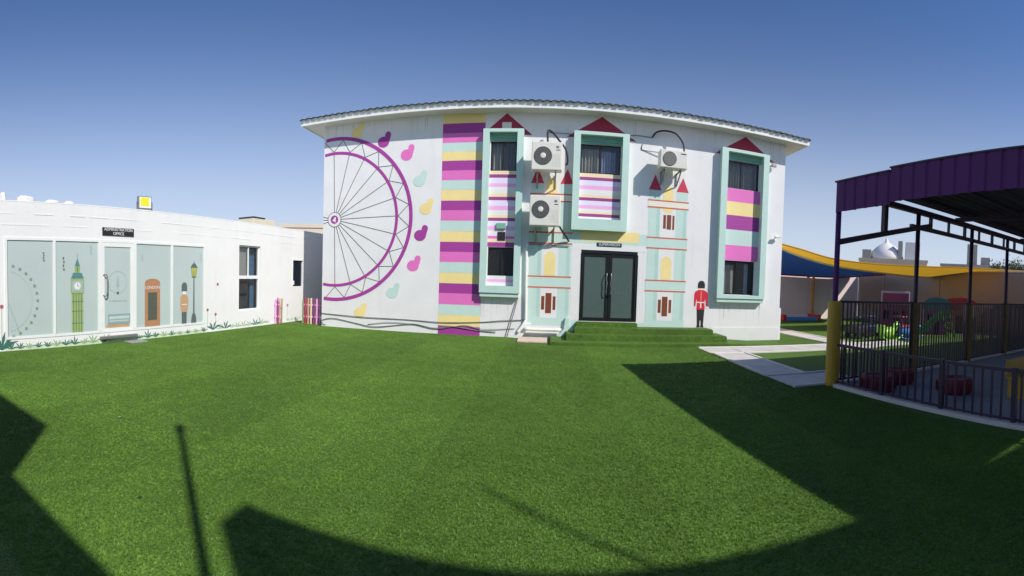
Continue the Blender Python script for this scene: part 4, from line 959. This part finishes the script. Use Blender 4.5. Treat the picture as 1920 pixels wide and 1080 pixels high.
def rocker(x, y, rz, m, label, s=1.0):
    T = thing("ride_on_toy", label, "toy", (x, y, 0), rz, "ride-on garden toys")
    def blob(pts, rr): return tube(new(), spline([(a*s, b*s, c*s) for a, b, c in pts], 5), [r*s for r in rr], 10)
    n5 = 11
    body = tube(new(), spline([Vector(p)*s for p in ((-.42,0,.26),(-.1,0,.24),(.22,0,.30))], 5), [(.10+.09*math.sin(math.pi*i/10))*s for i in range(11)], 12); obj("body", body, m, T, smooth=True)
    neck = tube(new(), spline([Vector(p)*s for p in ((.2,0,.30),(.33,0,.46),(.46,0,.52))], 5), [(.11-.004*i)*s for i in range(11)], 10); obj("head", neck, m, T, smooth=True)
    for sy in (-.16, .16): obj("rocker_rail", tube(new(), spline([Vector(p)*s for p in ((-.5,sy,.14),(-.25,sy,.04),(.05,sy,.025),(.3,sy,.06),(.5,sy,.16))], 5), .03*s, 8), m, T, smooth=True)
    obj("handle", tube(new(), [(.30*s,-.2*s,.46*s),(.30*s,.2*s,.46*s)], .018*s, 8), DARKT, T)
    obj("backrest", boxm(-.46*s,-.40*s,-.15*s,.15*s,.26*s,.50*s,bev=.015), m, T)
rocker(11.1, 11.75, R_(10), LIME, "lime green ride-on rocker on the lawn behind the tall fence", 1.15)
rocker(12.15, 11.75, R_(-20), BLUEP, "bright blue ride-on rocker on the lawn behind the tall fence", .95)
SLD = thing("toy_slide", "green plastic slide beside the red roofed toy house", "slide", (13.6, 11.9, 0), R_(-15))
bm = new(); pr = spline([(-.9,0,.10),(-.4,0,.28),(.2,0,.75),(.6,0,.98)], 6); prev = None
for p in pr:
    c_ = [bm.verts.new(p+Vector((0,dy,dz))) for dy, dz in ((-.24,.12),(-.22,0),(.22,0),(.24,.12))]
    if prev:
        for k in range(3): bm.faces.new((prev[k], c_[k], c_[k+1], prev[k+1]))
    prev = c_
bmesh.ops.solidify(bm, geom=bm.faces[:], thickness=.02); obj("chute", bm, GREENP, SLD, smooth=False)
for sy in (-.26,.26): obj("ladder_rail", bar(new(), (.62,sy,.98),(.95,sy,0),.05), GREENP, SLD)
for k in range(4): obj("rung", bar(new(), (.68+.08*k,-.26,.80-.22*k),(.68+.08*k,.26,.80-.22*k),.035), LIME, SLD)
# dark toy buggies and the low pit by the wall
def buggy(x, y, rz, m, label):
    T = thing("toy_buggy", label, "toy", (x, y, 0), rz, "dark toy buggies")
    obj("tub", boxm(-.42,.42,-.26,.26,.16,.44,bev=.05), m, T); obj("canopy_hood", boxm(-.40,-.02,-.25,.25,.72,.80,bev=.03), m, T)
    for sx, sy in ((-.38,-.23),(-.38,.23),(-.05,-.23),(-.05,.23)): obj("hood_post", bar(new(), (sx,sy,.42),(sx,sy,.73),.035), m, T)
    for sx, sy in ((-.28,-.27),(.28,-.27),(-.28,.27),(.28,.27)):
        wl = lathe(new(), [(.05,-.03),(.14,-.03),(.15,0),(.14,.03),(.05,.03)], 16); wl.transform(Matrix.Translation((sx,sy,.15)) @ Matrix.Rotation(R_(90),4,'X')); obj("wheel", wl, BLACKP, T)
buggy(10.6, 12.9, R_(20), DARKT, "dark hooded toy buggy standing nearest the yellow post behind the fence"); buggy(11.7, 13.2, R_(-15), mat("navy_plastic", (.03,.04,.12), .4, .1, 5), "navy hooded toy buggy beside the dark buggy"); buggy(13.0, 12.9, R_(5), MAGP, "maroon hooded toy buggy in front of the maroon toy house")
PT = thing("soft_play_pit", "low red, white and blue soft-play border at the boundary wall", "play pit", (13.1, 21.2, 0))
obj("front_pad", boxm(-1.0,1.0,-.6,-.42,0,.22,bev=.03), BLUEP, PT); obj("back_pad", boxm(-1.0,1.0,.42,.6,0,.30,bev=.03), WHITEP, PT); obj("side_pad", boxm(-1.2,-1.005,-.6,.6,0,.34,bev=.03), REDP, PT); obj("side_pad", boxm(1.005,1.2,-.6,.6,0,.34,bev=.03), REDP, PT)
CH = thing("toy_chair", "orange plastic chair by the boundary wall near the soft-play border", "chair", (15.0, 20.4, 0), R_(-30))
obj("seat", boxm(-.25,.25,-.25,.25,.40,.45,bev=.015), ORP, CH); obj("backrest", boxm(-.25,.25,.21,.25,.455,1.0,bev=.015), ORP, CH)
for sx in (-.21,.21):
    for sy in (-.21,.21): obj("leg", bar(new(), (sx,sy,0),(sx,sy,.40),.045), ORP, CH)
for sx in (-.25,.25): obj("armrest", bar(new(), (sx,-.2,.64),(sx,.2,.66),.045), ORP, CH)

# ================================================================== beyond the walls
def far_block(x, y, w_, d, h_, m, label, nwin, extras=()):
    T = thing("far_building", label, "building", (x, y, 0), -math.atan2(x, y))
    obj("wall", boxm(-w_/2, w_/2, 0, d, 0, h_), m, T); obj("parapet", boxm(-w_/2-.1, w_/2+.1, -.1, d+.1, h_, h_+.35), m, T)
    for i in range(nwin): xx = -w_/2 + (i+.5)*w_/nwin; obj("window", boxm(xx-.5, xx+.5, -.03, .0, h_-2.2, h_-1.0), DARKT, T)
    for (a, b, c_, d_, e_, f_, mm, nm) in extras: obj(nm, boxm(a, b, c_, d_, h_+e_, h_+f_, bev=.05), mm, T)
    return T
def at(u, r): az = (u-U0)/FPX; return (r*math.sin(az), r*math.cos(az))
p = at(1672, 60)
T = far_block(p[0], p[1], 9.0, 8, 5.9, FARB, "far beige building carrying a white dome beyond the wall", 4, [(-4.2,-3.0,1,3,.35,1.6,FARG,"roof_shed"), (1.6,3.6,1,3,.35,2.8,FARW,"roof_tank"), (.6,1.2,1,2,.3,2.9,FARG,"roof_tank")])
dm = lathe(new(), [(2.4,0),(2.35,.5),(2.0,1.2),(1.3,1.9),(.6,2.3),(.25,2.5),(.2,2.9),(.05,3.1)], 28, (-1.0,2.8,6.2)); obj("dome", dm, FARW, T, smooth=True)
p = at(1822, 70); far_block(p[0], p[1], 10, 8, 6.3, FARG, "far grey flat-roofed building beyond the long wall", 4, [(-1.0,.6,1,4,.35,3.6,FARG,"stair_tower"), (1.2,2.6,1,3,.35,1.6,FARG,"roof_tank"), (4.2,7.0,1,5,-1.2,.2,FARB,"roof_shed")])
p = at(588, 40); far_block(p[0], p[1], 6.0, 6, 5.75, FARB, "beige building showing over the office roof beside the ferris wheel wall", 2)
p = at(1900, 62); far_block(p[0], p[1], 12, 8, 4.9, FARB, "far beige block at the open end of the long wall", 4)
# trees beyond the long wall
BARK = mat("tree_bark", (.12,.09,.06), .9, .2, 6); 
def leaf_mat(nm, c):
    m = mat(nm, c, .6, .35, 2.0); add_translucent(m, .25); return m
LEAFM = leaf_mat("tree_leaf", (.045,.075,.025))
def tree(x, y, h_, r, label):
    T = thing("tree", label, "tree", (x, y, 0), 0, "trees beyond the long wall"); tr = new()
    tube(tr, spline([(0,0,0),(.1,.05,h_*.3),(.0,.1,h_*.6)], 4), [.16-.01*i for i in range(9)], 8)
    tips = []
    for k in range(9):
        a = k*2.4; e_ = Vector((math.cos(a)*r*.6, math.sin(a)*r*.6, h_*.62+random.uniform(0,h_*.28))); tube(tr, spline([(0,.05,h_*.42),e_*.6+Vector((0,0,h_*.2)),e_], 4), [.06-.005*i for i in range(9)], 6); tips.append(e_)
    obj("trunk", tr, BARK, T, smooth=True)
    bm = new()
    for k in range(2600):
        c_ = random.choice(tips) + Vector((random.gauss(0,.33)*r*.6, random.gauss(0,.33)*r*.6, random.gauss(0,.25)*r*.6))
        s = random.uniform(.05,.11); q = Matrix.Rotation(random.uniform(0,6.3),3,'Z') @ Matrix.Rotation(random.uniform(-1.3,1.3),3,'X')
        bm.faces.new([bm.verts.new(c_ + q @ Vector(p_)) for p_ in ((-s*.5,0,0),(0,-s,.0),(s*.5,0,.02),(0,s,0))])
    o = obj("crown", bm, LEAFM, T)
for u, rr, h_, r_ in ((1893, 30, 4.1, 1.5), (1925, 33, 4.6, 1.8), (1858, 40, 3.9, 1.5)):
    p = at(u, rr); tree(p[0], p[1], h_, r_, {1893:"dark leafy tree just beyond the long wall beside the second post", 1925:"taller dark tree beyond the long wall at the canopy end", 1858:"small dark tree far behind the long wall"}[u])

# ================================================================== what stands behind the viewer (casts the shadows on the lawn)
off = (1.18/1.36, -1/1.36)
RBD = thing("rear_building", "white two-storey block behind the viewpoint whose shadow falls on the lawn", "building", (0, -2.2, 0))
for x0, x1, h_, dp_ in ((-16, .83, 6.0, 8), (.832, 3.64, 4.9, 8), (3.642, 12, 6.47, .3), (12.002, 18, 6.47, 8)):
    obj("wall", boxm(x0, x1, -dp_, 0, 0, h_), WALL, RBD); obj("parapet", boxm(x0+.002, x1-.002, -.2, -.003, h_+.001, h_+.02), WALL, RBD)
    n_ = max(1, int((x1-x0)/3))
    for i in range(n_):
        xx = x0 + (i+.5)*(x1-x0)/n_
        for z in (1.0, 3.6):
            if z+1.2 < h_-.3: w_ = obj("window", boxm(xx-.6, xx+.6, .001, .04, z, z+1.2), FRW, RBD); obj("pane", boxm(xx-.54, xx+.54, .041, .046, z+.06, z+1.14), DARKT, w_)
tag(obj("antenna_mast", tube(new(), [(6.57,-2.4,6.4),(6.57,-2.4,8.1)], .02, 8), STEEL), "thin antenna mast on the roof of the block behind the viewpoint", "mast")
LP = thing("lamp_post", "slim steel lamp post in front of the block behind the viewpoint", "lamp post", (-3.56+off[0]*6.8, 3.40+off[1]*6.8, 0))
obj("shaft", tube(new(), [(0,0,0),(0,0,6.6)], [.05,.035], 12), STEEL, LP, smooth=True); obj("lamp_head", lathe(new(), [(.04,6.6),(.055,6.66),(.05,6.78),(.02,6.82)], 12), STEEL, LP)

# ================================================================== artificial turf fibres on the lawn
for u, v, lab in ((224, 786, "tiny scrap of white paper lying on the lawn beside the lamp post shadow"), (262, 936, "small dry leaf lying in the grass near the shadow of the block")):
    q = Gd(u, v); bm = new(); vv = [bm.verts.new((x, y, z)) for x, y, z in ((-.03,-.02,.02),(.03,-.025,.026),(.035,.02,.034),(-.02,.025,.024))]; bm.faces.new(vv); bmesh.ops.solidify(bm, geom=bm.faces[:], thickness=.003)
    o = obj("paper_scrap" if u < 250 else "dry_leaf", bm, WHITEP if u < 250 else BARK); o.location = (q[0], q[1], .004); o.scale = (.6, .6, 1) if u < 250 else (.45, .45, .6); tag(o, lab, "litter")
def turf_fibres():
    m = bpy.data.materials.new("turf_fibre"); m.use_nodes = True; n = m.node_tree.nodes; l = m.node_tree.links; p = n["Principled BSDF"]
    p.inputs["Roughness"].default_value = .55; p.inputs["Specular IOR Level"].default_value = .3
    oi = n.new("ShaderNodeObjectInfo"); cr = n.new("ShaderNodeValToRGB"); e = cr.color_ramp.elements
    e[0].color = (.100, .205, .024, 1); e[1].color = (.165, .295, .042, 1); k = cr.color_ramp.elements.new(.55); k.color = (.128, .245, .032, 1)
    l.new(oi.outputs["Random"], cr.inputs[0])
    def mulp(src, val):
        mx = n.new("ShaderNodeMix"); mx.data_type = 'RGBA'; mx.blend_type = 'MULTIPLY'; mx.inputs[0].default_value = 1; l.new(src, mx.inputs[6]); l.new(val, mx.inputs[7]); return mx.outputs[2]
    def rng(src, a, b, lo=0.0, hi=1.0):
        r = n.new("ShaderNodeMapRange"); r.inputs[1].default_value = lo; r.inputs[2].default_value = hi; r.inputs[3].default_value = a; r.inputs[4].default_value = b; l.new(src, r.inputs[0]); return r.outputs[0]
    g_ = n.new("ShaderNodeNewGeometry"); sp = n.new("ShaderNodeSeparateXYZ"); l.new(g_.outputs["Position"], sp.inputs[0])
    wv = n.new("ShaderNodeMath"); wv.operation = 'PINGPONG'; wv.inputs[1].default_value = 2.0; l.new(sp.outputs[0], wv.inputs[0])
    st_ = n.new("ShaderNodeMath"); st_.operation = 'GREATER_THAN'; st_.inputs[1].default_value = 1.0; l.new(wv.outputs[0], st_.inputs[0])
    n1 = n.new("ShaderNodeTexNoise"); n1.inputs["Scale"].default_value = .55; n1.inputs["Detail"].default_value = 4; l.new(g_.outputs["Position"], n1.inputs["Vector"])
    n2 = n.new("ShaderNodeTexNoise"); n2.inputs["Scale"].default_value = 2.6; n2.inputs["Detail"].default_value = 3; l.new(g_.outputs["Position"], n2.inputs["Vector"])
    c_ = mulp(cr.outputs[0], rng(st_.outputs[0], .94, 1.06)); c_ = mulp(c_, rng(n1.outputs["Fac"], .80, 1.22, .3, .7)); c_ = mulp(c_, rng(n2.outputs["Fac"], .88, 1.12, .3, .7))
    l.new(c_, p.inputs["Base Color"])
    ng = bpy.data.node_groups.new("turf_fibres", 'GeometryNodeTree'); ng.interface.new_socket("Geometry", in_out='INPUT', socket_type='NodeSocketGeometry'); ng.interface.new_socket("Geometry", in_out='OUTPUT', socket_type='NodeSocketGeometry')
    N = ng.nodes; L = ng.links; gi = N.new("NodeGroupInput"); go = N.new("NodeGroupOutput")
    dp = N.new("GeometryNodeDistributePointsOnFaces"); L.new(gi.outputs[0], dp.inputs["Mesh"])
    ps = N.new("GeometryNodeInputPosition"); ln = N.new("ShaderNodeVectorMath"); ln.operation = 'LENGTH'; L.new(ps.outputs[0], ln.inputs[0])
    mr = N.new("ShaderNodeMapRange"); mr.inputs[1].default_value = 2.5; mr.inputs[2].default_value = 12; mr.inputs[3].default_value = 3600; mr.inputs[4].default_value = 1100
    L.new(ln.outputs["Value"], mr.inputs[0]); L.new(mr.outputs[0], dp.inputs["Density"])
    jn = N.new("GeometryNodeJoinGeometry")
    for (rx, ry, x, y, h_) in ((.35,.1,.005,0,.017),(-.3,.25,-.005,.006,.015),(.1,-.45,0,-.006,.016),(-.15,.5,.008,.005,.013),(.55,-.3,-.008,-.005,.014)):
        cn = N.new("GeometryNodeMeshCone"); cn.inputs["Vertices"].default_value = 3; cn.inputs["Radius Bottom"].default_value = .0020; cn.inputs["Radius Top"].default_value = .0006; cn.inputs["Depth"].default_value = h_
        tf = N.new("GeometryNodeTransform"); L.new(cn.outputs[0], tf.inputs[0]); tf.inputs["Rotation"].default_value = (rx, ry, 0); tf.inputs["Translation"].default_value = (x, y, 0); L.new(tf.outputs[0], jn.inputs[0])
    sm = N.new("GeometryNodeSetMaterial"); sm.inputs["Material"].default_value = m; L.new(jn.outputs[0], sm.inputs[0])
    ip = N.new("GeometryNodeInstanceOnPoints"); L.new(dp.outputs["Points"], ip.inputs["Points"]); L.new(sm.outputs[0], ip.inputs["Instance"])
    rv = N.new("FunctionNodeRandomValue"); rv.data_type = 'FLOAT_VECTOR'; rv.inputs[0].default_value = (-.15,-.15,0); rv.inputs[1].default_value = (.15,.15,6.28); L.new(rv.outputs[0], ip.inputs["Rotation"])
    rs = N.new("FunctionNodeRandomValue"); rs.data_type = 'FLOAT'; rs.inputs[2].default_value = .62; rs.inputs[3].default_value = 1.0; L.new(rs.outputs[1], ip.inputs["Scale"])
    L.new(ip.outputs[0], go.inputs[0])
    o = sheet("turf_fibres", [(-9.0,1.0),(4.7,1.0),(4.7,6.5),(4.0,6.6),(4.0,11.6),(-.9,11.6),(-.9,12.9),(-7.0,12.9),(-8.5,12.9)], .003, m); o["kind"] = "stuff"; o["label"] = "short green artificial turf fibres of the lawn"; o["category"] = "turf"
    md = o.modifiers.new("fibres", 'NODES'); md.node_group = ng
turf_fibres()
